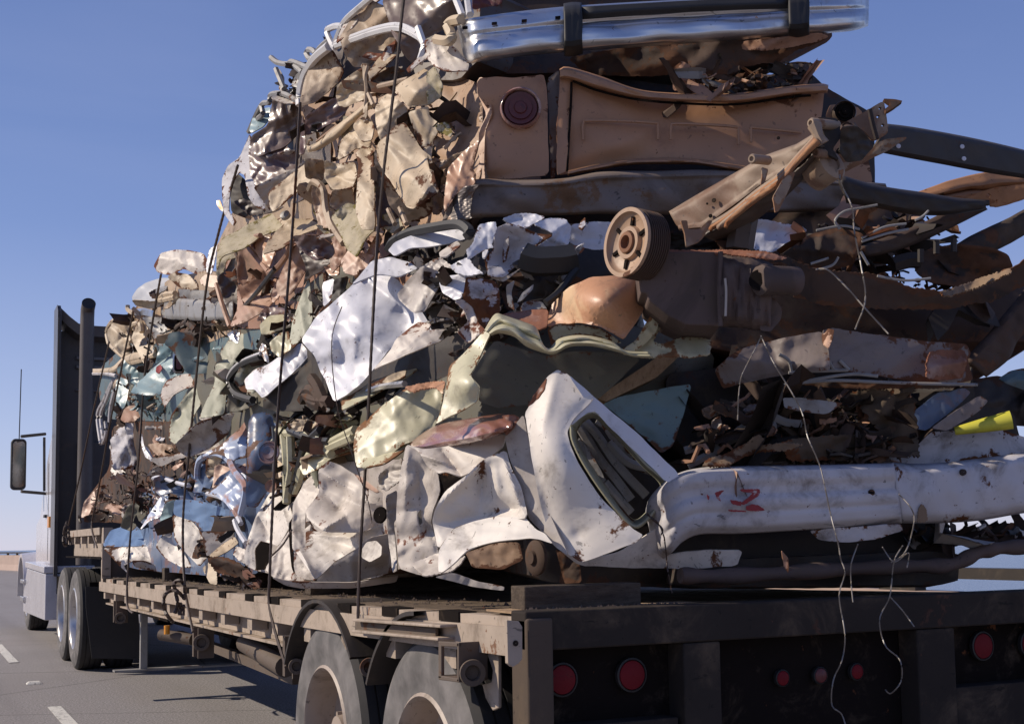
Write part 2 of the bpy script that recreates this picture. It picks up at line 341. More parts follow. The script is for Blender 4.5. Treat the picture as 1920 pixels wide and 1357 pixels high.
def crumple(a, b, rs, n=6, soft=.03):
    wa = a+.03*np.sin(b*6+rs.uniform(0, 6)); wb = b+.03*np.sin(a*6+rs.uniform(0, 6)); h = np.zeros_like(a)
    for rep, (sl, cnt) in enumerate(((1.1, 6), (.9, 9))):          # facets meeting in creases, like folded sheet
        pl = []
        for k in range(cnt):
            th = rs.uniform(0, 2*math.pi); g = rs.uniform(.4, 1.)*sl; ox, oy = rs.uniform(-.45, .45, 2); pl.append(g*((wa-ox)*math.cos(th)+(wb-oy)*math.sin(th))+rs.uniform(-.12, .12))
        pl = np.sort(np.array(pl), 0); h += (1.35, 1.3)[rep]*(pl[-1] if rep == 0 else pl[cnt//2])
    for k in range(n):
        th = rs.uniform(0, math.pi); fr = rs.uniform(.7, 1.3)*(1.3, 2.0, 2.9, 4.1, 6, 9, 12, 15)[k]
        s = (wa*math.cos(th)+wb*math.sin(th))*fr+rs.uniform(0, 1)+.08*np.sin((wa*math.sin(th)-wb*math.cos(th))*fr*1.7)
        d = s-np.floor(s)-.5; tri = np.sqrt(d*d+soft*soft)*2-.5
        m1 = np.clip(.5+.9*np.sin(wa*rs.uniform(1, 5)+wb*rs.uniform(-5, 5)+rs.uniform(0, 6)), 0, 1); h += .55*tri*m1/fr
    return h
NSEED = [0]
def sheet(parent, name, pts, n='S', off=0., mat='white', amp=.16, seed=None, curl=.22, thick=.006, holes=(), cp=(), jag=.0, D=None, follow=False, extr=None, dens=1., folds=3, soft=.03, label=None, edge=1., rid=None, fold=1.):
    amp = amp*1.35 if amp >= .1 and extr is None else amp
    NSEED[0] += 1; rs = np.random.RandomState(seed if seed is not None else NSEED[0]*7+3)
    pts = [tuple(p)+(0,)*(3-len(p)) for p in pts]; m = len(pts)
    q = []
    for i in range(m):                       # round corners a little
        p0, p1, p2 = np.array(pts[i-1]), np.array(pts[i]), np.array(pts[(i+1) % m]); q += [p1+(p0-p1)*.12, p1*.90+(p0+p2)*.05, p1+(p2-p1)*.12]
    poly = np.array(q); x, y = poly[:, 0], poly[:, 1]; area = abs(.5*np.sum(x*np.roll(y, -1)-y*np.roll(x, -1)))
    spc = float(np.clip(math.sqrt(area)/34, 1.9, 6.5))/dens
    out = []
    for i in range(len(poly)):
        a, b = poly[i], poly[(i+1) % len(poly)]; k = max(1, int(np.hypot(*(b-a)[:2])/spc))
        for j in range(k): out.append(a+(b-a)*j/k)
    out = np.array(out)
    ph = rs.uniform(0, 6, 3); s = np.arange(len(out))*spc
    wob = (.35*np.sin(s/17+ph[0])+.3*np.sin(s/7+ph[1]))*min(1, math.sqrt(area)/60)
    if jag: wob = wob+rs.uniform(-1, 1, len(out))*jag
    tg = np.roll(out, -1, 0)[:, :2]-np.roll(out, 1, 0)[:, :2]; tg /= np.hypot(*tg.T)[:, None]+1e-6
    out[:, 0] += -tg[:, 1]*wob; out[:, 1] += tg[:, 0]*wob
    x0, y0 = out[:, :2].min(0); x1, y1 = out[:, :2].max(0)
    gx, gy = np.meshgrid(np.arange(x0, x1, spc), np.arange(y0, y1, spc*.87)); gx = gx+(np.arange(gx.shape[0]) % 2)[:, None]*spc*.5
    g = np.stack([gx.ravel(), gy.ravel()], 1)+rs.uniform(-.15, .15, (gx.size, 2))*spc
    g = g[inside(g, out)]; g = g[segdist(g, out) > spc*.45]
    hp = [np.array([h_[:2] for h_ in hh]) for hh in holes]
    for hh in hp: g = g[~inside(g, hh)]; g = g[segdist(g, hh) > spc*.35]
    V = [tuple(p) for p in out[:, :2]]; E = [(i, (i+1) % len(V)) for i in range(len(V))]
    for hh in hp: b0 = len(V); V += [tuple(p) for p in hh]; E += [(b0+i, b0+(i+1) % len(hh)) for i in range(len(hh))]
    V += [tuple(p) for p in g]
    vo, eo, fo, *_ = delaunay_2d_cdt([Vector(v) for v in V], E, [], 0, 1e-4)
    vo = np.array([tuple(v) for v in vo]); fo = [f for f in fo if len(f) == 3]
    cen = np.array([vo[list(f)].mean(0) for f in fo]); ok = inside(cen, out)
    for hh in hp: ok &= ~inside(cen, hh)
    fo = [f for f, k in zip(fo, ok) if k]
    cx, cy = out[:, 0].mean(), out[:, 1].mean(); D0 = float(hullD(cx, cy) if D is None else D)-off; sc_ = D0/FPX; Lm = math.sqrt(area)*sc_
    px, py = vo[:, 0], vo[:, 1]; a = (px-cx)*sc_/Lm; b = (py-cy)*sc_/Lm
    ctl = np.array(pts); o_ = np.zeros(len(vo))
    if np.any(ctl[:, 2] != 0):
        dd = np.hypot(px[:, None]-ctl[:, 0], py[:, None]-ctl[:, 1]); ww = 1/(dd**2.5+spc); o_ = (ww*ctl[:, 2]).sum(1)/ww.sum(1)
    for c_ in cp: o_ = o_+c_[2]*np.exp(-((px-c_[0])**2+(py-c_[1])**2)/(.20*area))*.8
    h = crumple(a*1.3, b*1.3, rs, folds, soft); h -= h.mean(); o_ = o_+h*amp*Lm
    de = segdist(vo, out)*sc_; o_ -= curl*.10*Lm*np.exp(-(de/(.07*Lm+.004))**2)*(.6+.8*np.sin(a*4+b*3+ph[2]))
    rl = [(x1_, y1_, x2_, y2_, a_) for (x1_, y1_, _), (x2_, y2_, a_) in zip(rid[0::2], rid[1::2])] if rid else []
    if amp >= .1:                              # random sharp pleats
        for k in range(3 if extr is None else 10):
            c_ = rs.uniform((x0, y0), (x1, y1)); th = rs.uniform(0, math.pi); l_ = rs.uniform(.25, .6)*math.sqrt(area)
            rl.append((c_[0]-l_*math.cos(th), c_[1]-l_*math.sin(th), c_[0]+l_*math.cos(th), c_[1]+l_*math.sin(th), rs.choice([-1, 1])*rs.uniform(.035, .085)*Lm))
    for x1_, y1_, x2_, y2_, a_ in rl:
        ab = np.array((x2_-x1_, y2_-y1_)); ap = np.stack([px-x1_, py-y1_], 1); tt_ = np.clip((ap@ab)/(ab@ab+1e-9), 0, 1); dq = np.hypot(*(ap-tt_[:, None]*ab).T)*sc_
        o_ = o_+a_*np.exp(-dq/(.085*Lm))*(.35+.65*np.sin(math.pi*np.clip(tt_, .06, .94)))
    if amp >= .1 and extr is None:             # one broad fold along the panel, sometimes one across, and a pressed lip round the border
        cv = np.cov(np.stack([a, b])); ew, ev = np.linalg.eigh(cv); mth = math.atan2(ev[1, 1], ev[0, 1])+rs.uniform(-.45, .45)
        for th, pr_, sl in ((mth, 1., rs.uniform(.32, .62)), (mth+1.57+rs.uniform(-.4, .4), .6, rs.uniform(.2, .42))):
            if rs.rand() < pr_:
                q_ = (a-rs.uniform(-.18, .18))*-math.sin(th)+(b-rs.uniform(-.18, .18))*math.cos(th); o_ = o_+rs.choice([-1, 1], p=[.35, .65])*sl*Lm*(.35-np.sqrt(q_*q_+.0004))*fold
        o_ = o_+.018*Lm*np.exp(-((de/Lm-.055)/.022)**2)
    fe = np.array(fo); es = np.vstack([fe[:, [0, 1]], fe[:, [1, 2]], fe[:, [2, 0]]])
    for _ in range(2):                         # relax the creases by a hair so they do not saw-tooth
        sm_ = np.zeros(len(vo)); ct_ = np.zeros(len(vo))
        np.add.at(sm_, es[:, 0], o_[es[:, 1]]); np.add.at(sm_, es[:, 1], o_[es[:, 0]]); np.add.at(ct_, es[:, 0], 1); np.add.at(ct_, es[:, 1], 1)
        o_ = np.where(ct_ > 0, .45*o_+.55*sm_/np.maximum(ct_, 1), o_)
    if follow: t = hullD(px, py)-off
    else:
        nn = np.array(NORM[n] if isinstance(n, str) else n, float); nn /= np.linalg.norm(nn); P0 = ray(cx, cy)*D0
        r = ray(px, py); t = (P0@nn)/(r@nn); lim = min(.9*Lm+.05, .30*D0); t = D0+lim*np.tanh((t-D0)/lim)
    Pp = CAM+ray(px, py)*(t-o_)[:, None]
    F = [list(f) for f in fo]
    used = sorted({i for f in F for i in f}); mp = {u: i for i, u in enumerate(used)}; Pp = Pp[used]; F = [[mp[i] for i in f] for f in F]
    # orient towards camera
    fa = np.array(F); nrm = np.cross(Pp[fa[:, 1]]-Pp[fa[:, 0]], Pp[fa[:, 2]]-Pp[fa[:, 0]]); flip = ((CAM-Pp[fa[:, 0]])*nrm).sum(1) < 0
    fa[flip] = fa[flip][:, ::-1]; F = fa.tolist(); nv = len(Pp)
    ec = {}
    for f in F:
        for i in range(3): ec[(f[i], f[(i+1) % 3])] = 1
    bd = [e for e in ec if (e[1], e[0]) not in ec]
    if extr is not None: B = Pp+np.array(extr)
    else:
        vn = np.zeros_like(Pp); nrm = np.cross(Pp[fa[:, 1]]-Pp[fa[:, 0]], Pp[fa[:, 2]]-Pp[fa[:, 0]])
        for i in range(3): np.add.at(vn, fa[:, i], nrm)
        vn /= np.linalg.norm(vn, axis=1)[:, None]+1e-12; B = Pp-vn*thick
    Vv = np.vstack([Pp, B]); F += [[f[2]+nv, f[1]+nv, f[0]+nv] for f in fa.tolist()] + [[e[1], e[0], e[0]+nv, e[1]+nv] for e in bd]
    o = link(name, Vv, F, mat, parent, True, 22)
    ed = edge*np.exp(-(de[used]/(.012+.03*Lm))**1.5); at_ = o.data.attributes.new('edge', 'FLOAT', 'POINT'); at_.data.foreach_set('value', np.r_[ed, ed].astype(np.float32))
    if label: o['label'] = label
    return o
def loft(parent, name, top, bot, prof, mat, D=None, off=0., n=60, thick=.006, noise_=.004, sm=True, seed=1, label=None):
    """sheet between two pixel polylines, prof = [(t, offset m)], pixels sampled by arc length"""
    def res(pl, k):
        p = np.array([q[:3] for q in pl], float); p = smoothpath(p, 8) if sm else p
        s = np.r_[0, np.cumsum(np.hypot(*np.diff(p[:, :2], axis=0).T))]; u = np.linspace(0, s[-1], k); return np.stack([np.interp(u, s, p[:, i]) for i in range(3)], 1)
    A, Bq = res(top, n), res(bot, n); rs = np.random.RandomState(seed)
    tt = np.linspace(0, 1, 4*len(prof)); pr = np.interp(tt, [p[0] for p in prof], [p[1] for p in prof])
    pr = np.convolve(np.pad(pr, 1, 'edge'), [.25, .5, .25], 'valid')
    V = []; ph = rs.uniform(0, 6, 4)
    for j, (t_, o) in enumerate(zip(tt, pr)):
        q = A*(1-t_)+Bq*t_; s = np.linspace(0, 1, n)
        d = (hullD(q[:, 0], q[:, 1]) if D is None else (np.interp(q[:, 0], [D[0], D[2]], [D[1], D[3]]) if isinstance(D, tuple) else np.full(n, float(D))))
        d = d-off-o-q[:, 2]-noise_*(np.sin(s*19+t_*4+ph[0])+.6*np.sin(s*41-t_*7+ph[1]))
        V.append(CAM+ray(q[:, 0], q[:, 1])*d[:, None])
    V = np.array(V); m = len(tt); G = V.reshape(-1, 3); F = [(i*n+k, (i+1)*n+k, (i+1)*n+k+1, i*n+k+1) for i in range(m-1) for k in range(n-1)]
    o = link(name, G, F, mat, parent, True, 40); s_ = o.modifiers.new('solid', 'SOLIDIFY'); s_.thickness = thick; s_.offset = 0
    if label: o['label'] = label
    return o
def tubes(parent, name, paths, r, mat, D=None, off=0., k=6, n=6):
    for p in (paths if isinstance(paths[0], list) else [paths]):
        a = np.array(p, float)
        if len(a) > 2: a = smoothpath(a, k)
        else: a = np.array([a[0]+(a[1]-a[0])*t for t in np.linspace(0, 1, 4)])
        o = MB().tube(P(a[:, 0], a[:, 1], off+a[:, 2], D), r, n).build(name, mat, parent)
    return o
def core(parent, pts, extr, off=-.16, mat='darkrust', amp=.14, **k):
    return sheet(parent, 'crushed_body', pts, off=off-.06, mat=mat, amp=amp*.7, follow=True, extr=extr, curl=.6, dens=1.1, folds=6, **k)
def clutter(parent, pts, n, mats, off=(-.14, -.02), size=(.03, .10), seed=1, name='torn_scrap', tub=.3, flat=1.):
    size = (size[0]*.4, size[1]*.5); off = (off[0]-.03, off[1]-.03); n = int(n*.95)
    mats = [{'cream': 'beige', 'oldwhite': 'greywhite', 'coolwhite': 'greywhite', 'palegreen': 'sage'}.get(q_, q_) for q_ in mats]+['blacksteel', 'darkrust']
    """countless small torn strips and bent rods inside a wreck"""
    rs = np.random.RandomState(seed); poly = np.array([p[:2] for p in pts]); x0, y0 = poly.min(0); x1, y1 = poly.max(0); V = []; F = []; MI = []
    cnt = 0
    while cnt < n:
        q = rs.uniform((x0, y0), (x1, y1), (1, 2))
        if not inside(q, poly)[0]: continue
        cnt += 1; o = rs.uniform(*off); c = P(q[0, 0], q[0, 1], o); s = rs.uniform(*size); mi = rs.randint(len(mats))
        a = rs.normal(size=3); a[2] *= .5; a /= np.linalg.norm(a); b = np.cross(a, rs.normal(size=3)); b /= np.linalg.norm(b); c_ = np.cross(a, b); b0 = len(V)
        if rs.rand() < tub:
            mb = MB(); k = 6; pth = [c+a*s*2.2*(i/(k-1)-.5)+b*s*.5*math.sin(i*rs.uniform(.5, 1.4)) for i in range(k)]
            mb.tube(pth, rs.uniform(.003, .009), 5); V += mb.v; F += [tuple(i+b0 for i in f) for f in mb.f]; MI += [mi]*len(mb.f)
        else:
            s = s*rs.choice([.7, 1, 1.6, 2.6]); k = 6; wd = s*rs.uniform(.10, .38); cu = rs.uniform(-1, 1, 3); g = []
            for i in range(k):
                for j in range(4):
                    u, v = i/(k-1)-.5, j/3-.5; hh = s*(cu[0]*abs(u*2+cu[1]*.4)+cu[2]*abs(v*1.5)+.08*rs.normal()); g.append(c+a*u*s*2+b*v*wd*2*(1-.5*abs(u))+c_*hh*flat)
            g2 = [p+c_*.004 for p in g]; V += [tuple(p) for p in g+g2]; m = 4*k; f1 = [(i*4+j, i*4+j+1, (i+1)*4+j+1, (i+1)*4+j) for i in range(k-1) for j in range(3)]
            F += [tuple(x+b0 for x in f) for f in f1]+[tuple(x+b0+m for x in f[::-1]) for f in f1]; MI += [mi]*(2*len(f1))
    o = link(name, V, F, mats, parent, True, 30, MI); return stuff(o)
def bits(parent, pts, n, mats, seed, size=(9, 30), off=(-.03, .07), name='torn_flap'):
    n = int(n*.55)
    rs = np.random.RandomState(seed); poly = np.array([p[:2] for p in pts]); x0, y0 = poly.min(0); x1, y1 = poly.max(0); cnt = 0
    while cnt < n:
        q = rs.uniform((x0, y0), (x1, y1), (1, 2))
        if not inside(q, poly)[0]: continue
        cnt += 1; L_ = rs.uniform(*size)*1.25; W_ = L_*rs.uniform(.22, .6); th = rs.uniform(-.3, 1.6) if rs.rand() < .7 else rs.uniform(0, 3.1); k = rs.randint(5, 9); out = []
        for i in range(k):
            a = 2*math.pi*(i+rs.uniform(-.3, .3))/k; r = rs.uniform(.65, 1.15); x, y = L_*r*math.cos(a), W_*r*math.sin(a); out.append((q[0, 0]+x*math.cos(th)+y*math.sin(th), q[0, 1]-x*math.sin(th)+y*math.cos(th), 0))
        sheet(parent, name, out, ('L', 'U', 'S', 'D', 'Q')[rs.randint(5)], rs.uniform(*off), mats[rs.randint(len(mats))], rs.uniform(.2, .5), seed=rs.randint(9999), jag=rs.uniform(0, .8), curl=.3)
GRP = 'crushed car bodies stacked on the trailer'
def wreck(label, pxy, name='crushed_car', cat='crushed car'):
    p = P(pxy[0], pxy[1], -.3); return thing(name, label, cat, tuple(p), GRP if cat == 'crushed car' else None)
# ================================================================== setting
def groundsheet(name, x0, x1, y0, y1, zz, mat, nx=1, ny=1):
    v = [(x0+(x1-x0)*i/nx, y0+(y1-y0)*j/ny, zz) for j in range(ny+1) for i in range(nx+1)]
    return struct(link(name, v, [(j*(nx+1)+i, j*(nx+1)+i+1, (j+1)*(nx+1)+i+1, (j+1)*(nx+1)+i) for j in range(ny) for i in range(nx)], mat, None, False))
groundsheet('water', -9000, 9000, -9000, 9000, -16, 'water')
BX = 7.0
def roadx(y): return 0 if y < 60 else -.0035*(y-60)**2            # the bridge bends gently to the left far ahead
mb = MB(); ys = [-60, 0, 30, 60]+list(range(70, 321, 10)); v = []
for y in ys: v += [(roadx(y)-11, y, 0), (roadx(y)+BX+.1, y, 0), (roadx(y)-11, y, -1.2), (roadx(y)+BX+.1, y, -1.2)]
f = []
for i in range(len(ys)-1):
    a = 4*i; b_ = a+4; f += [(a, a+1, b_+1, b_), (a+2, b_+2, b_+3, a+3), (a+1, a+3, b_+3, b_+1), (a, b_, b_+2, a+2)]
mb.add(v, f); struct(mb.build('road', 'asphalt', None, smooth=False))
mk = MB()
for k in range(-3, 9):
    y0 = 8.2+7.6*k; mk.box((1.06, y0, .004), (1.165, y0+3.05, .008))
struct(mk.build('lane_marking', 'roadpaint', None, smooth=False))
mk = MB(); mk.box((5.9, -50, .004), (6.02, 60, .008)); struct(mk.build('edge_line', 'roadpaint', None, smooth=False))
mb = MB(); p = [(1.05, 13.22, .003), (1.19, 13.22, .003), (1.17, 13.25, .022), (1.07, 13.25, .022)]; mb.prism(p, (0, 0, 0))
mb = MB(); v = [(1.05, 13.2, .002), (1.19, 13.2, .002), (1.19, 13.34, .002), (1.05, 13.34, .002), (1.07, 13.23, .024), (1.17, 13.23, .024), (1.17, 13.31, .024), (1.07, 13.31, .024)]
mb.add(v, [(0, 1, 5, 4), (1, 2, 6, 5), (2, 3, 7, 6), (3, 0, 4, 7), (4, 5, 6, 7)]); rm = mb.build('road_stud', 'roadpaint'); tag(rm, 'small white raised road stud between two lane dashes', 'road stud')
for side, nm, lb in ((BX, 'bridge_barrier', 'pinkish concrete bridge barrier with dark rail on posts along the right edge'), (-11, 'bridge_barrier', 'concrete barrier along the far left edge of the bridge')):
    root = thing(nm, lb, 'barrier', (side, 0, 0)); mw = MB(); mr = MB(); v = []; r_ = []
    for y in ys:
        x = roadx(y)+side; v += [(x-.22, y, 0), (x-.10, y, .35), (x-.08, y, .90), (x+.14, y, .90), (x+.14, y, 0)]; r_ += [(x-.07, y, 1.0), (x-.07, y, 1.08), (x+.08, y, 1.08), (x+.08, y, 1.0)]
    mw.add(v, [(5*i+k, 5*i+5+k, 5*i+5+(k+1) % 5, 5*i+(k+1) % 5) for i in range(len(ys)-1) for k in range(5)]); mw.build('concrete_wall', 'concrete', root, smooth=False)
    mr.add(r_, [(4*i+k, 4*i+4+k, 4*i+4+(k+1) % 4, 4*i+(k+1) % 4) for i in range(len(ys)-1) for k in range(4)]); mr.build('top_rail', 'blacksteel', root, smooth=False)
    me = None
    if side > 0:
        for k in range(60):
            y = -2+2.4*k; x = roadx(y)
            if me is None:
                q = MB(); q.box((side-.05, -.2, .90), (side+.06, .2, 1.0)); o = q.build('rail_post', 'blacksteel', root, smooth=False); me = o.data; o.location = (x, y, 0)
            else: o = bpy.data.objects.new('rail_post', me); C.objects.link(o); o.parent = root; o.location = (x, y, 0)
# far shore: a low strip of land across the water
mb = MB(); rs = np.random.RandomState(4); n = 160; v = []; ths = np.linspace(.52, 2.6, n)
for i, a in enumerate(ths):
    R_ = 4200; hh = min(1, (a-.5)*8)*(20+16*math.sin(a*7)+9*math.sin(a*23+1)+5*rs.rand()); x, y = R_*math.sin(a), R_*math.cos(a); x2, y2 = 1.25*x, 1.25*y
    v += [(x, y, -16), (x*1.02, y*1.02, -16+hh*.7), (x*1.1, y*1.1, -14+hh), (x2, y2, -20)]
mb.add(v, [(4*i+k, 4*i+4+k, 4*i+5+k, 4*i+1+k) for i in range(n-1) for k in range(3)]); struct(mb.build('hills', 'hillside'))
# ================================================================== trailer
X0 = 1.61; YR = 3.29; X1 = 3.82
_d = PS(np.array([186., 370, 554, 663, 800, 939]), np.array([1090., 1115, 1138, 1151, 1163, 1173]), X0)
_o = np.argsort(_d[:, 1]); DY, DZ = _d[_o, 1], _d[_o, 2]
def zd(y): return float(np.interp(y, DY, DZ))
YF = float(DY[-1])
trailer = thing('flatbed_trailer', 'weathered drop deck flatbed trailer carrying the crushed cars', 'trailer', (X0, YR, 0))
def curvedbeam(name, mat, x0, x1, zt, zb, ya, yb, n=16, taper=None):
    mb = MB(); v = []
    for i in range(n+1):
        y = ya+(yb-ya)*i/n; zz = zd(y); b_ = zb if taper is None else zb+(taper-zb)*i/n; v += [(x0, y, zz+zt), (x1, y, zz+zt), (x1, y, zz+b_), (x0, y, zz+b_)]
    mb.add(v, [(4*i+k, 4*i+4+k, 4*i+4+(k+1) % 4, 4*i+(k+1) % 4) for i in range(n) for k in range(4)]+[(0, 1, 2, 3), (4*n+3, 4*n+2, 4*n+1, 4*n)]); return mb.build(name, mat, trailer, smooth=False)
curvedbeam('rub_rail', 'railbeige', X0, X0+.012, 0, -.085, YR+.05, YF, 24)
curvedbeam('edge_strip', 'railbeige', X0+.016, X0+.073, .030, -.03, YR+.05, YF, 24)
_b = PS(np.array([186., 370, 541, 600]), np.array([1126., 1169, 1208, 1222]), X0+.06); _bo = np.argsort(_b[:, 1]); BYs, BZs = _b[_bo, 1], _b[_bo, 2]
def beamstrip(name, mat, x0, x1, ft, fb, ya, yb, n=24):
    mb = MB(); v = []
    for i in range(n+1): y = ya+(yb-ya)*i/n; v += [(x0, y, ft(y)), (x1, y, ft(y)), (x1, y, fb(y)), (x0, y, fb(y))]
    mb.add(v, [(4*i+k, 4*i+4+k, 4*i+4+(k+1) % 4, 4*i+(k+1) % 4) for i in range(n) for k in range(4)]+[(0, 1, 2, 3), (4*n+3, 4*n+2, 4*n+1, 4*n)]); return mb.build(name, mat, trailer, smooth=False)
bz = lambda y: float(np.interp(y, BYs, BZs))
beamstrip('side_beam', 'railbeige', X0+.105, X0+.135, lambda y: zd(y)-.035, bz, 5.75, YF-.02)
beamstrip('beam_flange', 'railbeige', X0+.06, X0+.14, lambda y: bz(y)-.002, lambda y: bz(y)-.016, 5.75, YF-.02)
curvedbeam('deck_beam', 'deckframe', X1-.10, X1, .0, -.25, YR+.05, YF, 8)
for k in range(2): curvedbeam('main_beam', 'recess', X0+.62+k*.9, X0+.74+k*.9, -.05, -.40, YR+.15, YF+2.5, 8)
npk = 15; wpl = (X1-X0-.14)/9
for k in range(9):
    mb = MB(); a = X0+.075+k*wpl; v = []; n = 14; j = .002*random.random()
    for i in range(n+1):
        y = YR+.08+(YF-YR-.1)*i/n; zz = zd(y)+.034+j; v += [(a, y, zz), (a+wpl-.012, y, zz), (a+wpl-.012, y, zz-.035), (a, y, zz-.035)]
    mb.add(v, [(4*i+q, 4*i+4+q, 4*i+4+(q+1) % 4, 4*i+(q+1) % 4) for i in range(n) for q in range(4)]+[(0, 1, 2, 3), (4*n+3, 4*n+2, 4*n+1, 4*n)])
    mb.build('deck_plank', 'lightwood' if False else 'plankwood', trailer, smooth=False)
pk = MB().box((0.002, -.05, -.150), (.085, .05, -.004)).build('stake_pocket', 'railbeige', None, smooth=False); pk0 = pk.data; pk.parent = trailer
hk = MB().box((-.003, -.085, .001), (.07, .085, .036)).build('pocket_shade_block', 'recess', None, smooth=False); hk0 = hk.data; hk.parent = trailer  # near-black block on the edge strip imitates the shaded pocket notch
px_ = [193, 212, 232, 256, 282, 312, 345, 372, 413, 463, 510, 570, 640, 725, 835]
for i, u in enumerate(px_):
    y = float(PS(np.array(float(u)), np.array(1100.), X0)[1])
    for nm, first, dat in (('stake_pocket', pk, pk0), ('pocket_shade_block', hk, hk0)):
        o = first if i == 0 else bpy.data.objects.new(nm, dat)
        if i: C.objects.link(o); o.parent = trailer
        o.location = Vector((X0+.013, y, zd(y))) - wloc(trailer)
# sunlit rear deck wood painted as a paler board, and gravel-dirt on it
mb = MB().box((X0+.03, YR+.01, zd(YR)+.036), (X0+.75, YR+.34, zd(YR)+.042)); mb.build('lit_deck_board', 'lightwood', trailer, smooth=False)
# wheels -----------------------------------------------------------
def wheel(parent, c, R, wd, rimmat, dual=True, hub=True):
    wh = bpy.data.objects.new('wheel', None); C.objects.link(wh); wh.parent = parent; wh.location = Vector(c)-wloc(parent); ax = (-1, 0, 0); r = R*.60
    for q in ((0, 1) if dual else (0,)):
        s = -q*(wd+.06); mb = MB()
        mb.lathe([(s-.02, r), (s+.0, r), (s+.012, r*1.03), (s+.008, R*.68), (s+.016, R*.74), (s+.02, R*.86), (s+.004, R*.95)], c, ax, 64)
        mb.lathe([(s-wd, R*.70), (s-wd, R*.90)], c, ax, 64)
        mb.build('tyre_sidewall' if False else 'tyre', 'tyre', wh)
        pr = [(s+.004, R*.95), (s-.012, R*.985), (s-.02, R)]
        for g in range(4): a = s-.02-(wd-.05)*(g+.85)/4; pr += [(a+.006, R), (a+.005, R*.982), (a-.004, R*.982), (a-.005, R)]
        pr += [(s-wd+.02, R), (s-wd, R*.9)]; MB().lathe(pr, c, ax, 72).build('tread', 'tread', wh)
    mb = MB(); mb.lathe([(.012, r*1.03), (.02, r*.99), (.006, r*.95), (-.05, r*.92), (-.11, r*.88), (-.13, r*.55), (-.12, r*.34), (-.04, r*.30), (-.03, .001)], c, ax, 56); mb.build('rim', rimmat, wh)
    if hub:
        for k in range(10):
            t_ = 2*math.pi*k/10; mb = MB(); cc = np.array(c)+np.array((.10, math.cos(t_)*r*.46, math.sin(t_)*r*.46)); mb.lathe([(-.02, .014), (.025, .014), (.025, .001)], cc, ax, 6); mb.build('wheel_nut', rimmat, wh)
    return wh
for Yw in (5.27, 4.11): wheel(trailer, (X0+.02, Yw, .50), .50, .26, 'drumwheel'); wheel(trailer, (X1-.34, Yw, .50), .50, .26, 'drumwheel', dual=False, hub=False)
for Yw in (5.27, 4.11): MB().tube([(X0+.1, Yw, .5), (X1-.1, Yw, .5)], .07, 10).build('axle', 'recess', trailer)
# mudguards, curved strips above each wheel
for Yw in (5.27, 4.11):
    mb = MB(); v = []; n = 16
    for i in range(n+1):
        a = math.radians(28+112*i/n) if Yw > 5 else math.radians(30+60*i/n); v += [(X0-.03, Yw+.60*math.cos(a), .50+.59*math.sin(a)), (X0+.30, Yw+.60*math.cos(a), .50+.59*math.sin(a)), (X0+.30, Yw+.585*math.cos(a), .50+.575*math.sin(a)), (X0-.03, Yw+.585*math.cos(a), .50+.575*math.sin(a))]
    mb.add(v, [(4*i+q, 4*i+4+q, 4*i+4+(q+1) % 4, 4*i+(q+1) % 4) for i in range(n) for q in range(4)]); mb.build('mudguard', 'blacksteel', trailer)
def splate(name, k, s, X, dx, mat, bev=.003):
    q = np.array(z(k, s)); pts = PS(q[:, 0], q[:, 1], X); return MB().prism(list(pts), (dx, 0, 0)).build(name, mat, trailer, bev=bev, smooth=False)
# side bracket, steel channel, winches
splate('channel_flange', 11, "1145,318 1520,345 1520,358 1145,330", X0-.06, .07, 'railbeige'); splate('channel_web', 11, "1155,330 1500,357 1500,400 1155,368", X0-.03, .012, 'deckframe')
splate('channel_flange', 11, "1140,366 1510,400 1510,413 1140,378", X0-.06, .07, 'railbeige')
splate('winch_bracket', 11, "1512,415 1600,420 1600,440 1525,437 1525,575 1512,575", X0-.07, .012, 'deckframe')
splate('winch_bracket', 11, "1592,420 1600,420 1600,590 1592,590", X0-.07, .10, 'deckframe'); splate('winch_bracket', 11, "1512,560 1600,575 1600,592 1512,580", X0-.07, .10, 'deckframe')
def winch(u, v, r, X, L_=.10):
    c = PS(np.array(float(u)), np.array(float(v)), X); ax = (-.25, -1, 0)
    wn = bpy.data.objects.new('winch', None); C.objects.link(wn); wn.parent = trailer; wn.location = Vector(c)-wloc(trailer)
    MB().lathe([(-L_, r*.5), (0, r*.5), (0, r), (.012, r*1.05), (.02, r), (.02, r*.62), (.0, r*.55), (0, .001)], c, ax, 28).build('winch_drum', 'deckframe', wn)
    if r > .03: MB().lathe([(-L_*1.25, r*.55), (-L_*.4, r*.55)], c, ax, 18).build('winch_roller', 'orangerust', wn)
winch(885, 1260, .040, X0-.03, .11); winch(226, 1158, .048, X0+.05, .14); winch(378, 1204, .050, X0+.05, .15); winch(556, 1248, .036, X0+.02, .10); winch(692, 1250, .036, X0+.0, .1)
for u, v in ((213, 1130), (362, 1180), (532, 1200)):
    a = PS(np.array(float(u)), np.array(float(v)), X0+.03); MB().box((a[0], a[1]-.02, a[2]-.17), (a[0]+.10, a[1]+.02, a[2]+.02)).build('winch_hanger', 'deckframe', trailer, smooth=False)
    MB().box((a[0], a[1]-.16, a[2]-.17), (a[0]+.10, a[1]-.145, a[2]+.02)).build('winch_hanger', 'deckframe', trailer, smooth=False)
# long air tank and spare rods below
a = PS(np.array(460.), np.array(1205.), X0+.18); b_ = PS(np.array(535.), np.array(1250.), X0+.18); MB().tube([a, a+(b_-a)*.5, b_], .055, 14).build('air_tank', 'deckframe', trailer)
a = PS(np.array(330.), np.array(1182.), X0+.25); b_ = PS(np.array(548.), np.array(1262.), X0+.25); MB().prism([a, b_, b_-np.array((0, 0, .06)), a-np.array((0, 0, .05))], (.05, 0, 0)).build('long_brace', 'deckframe', trailer, smooth=False)
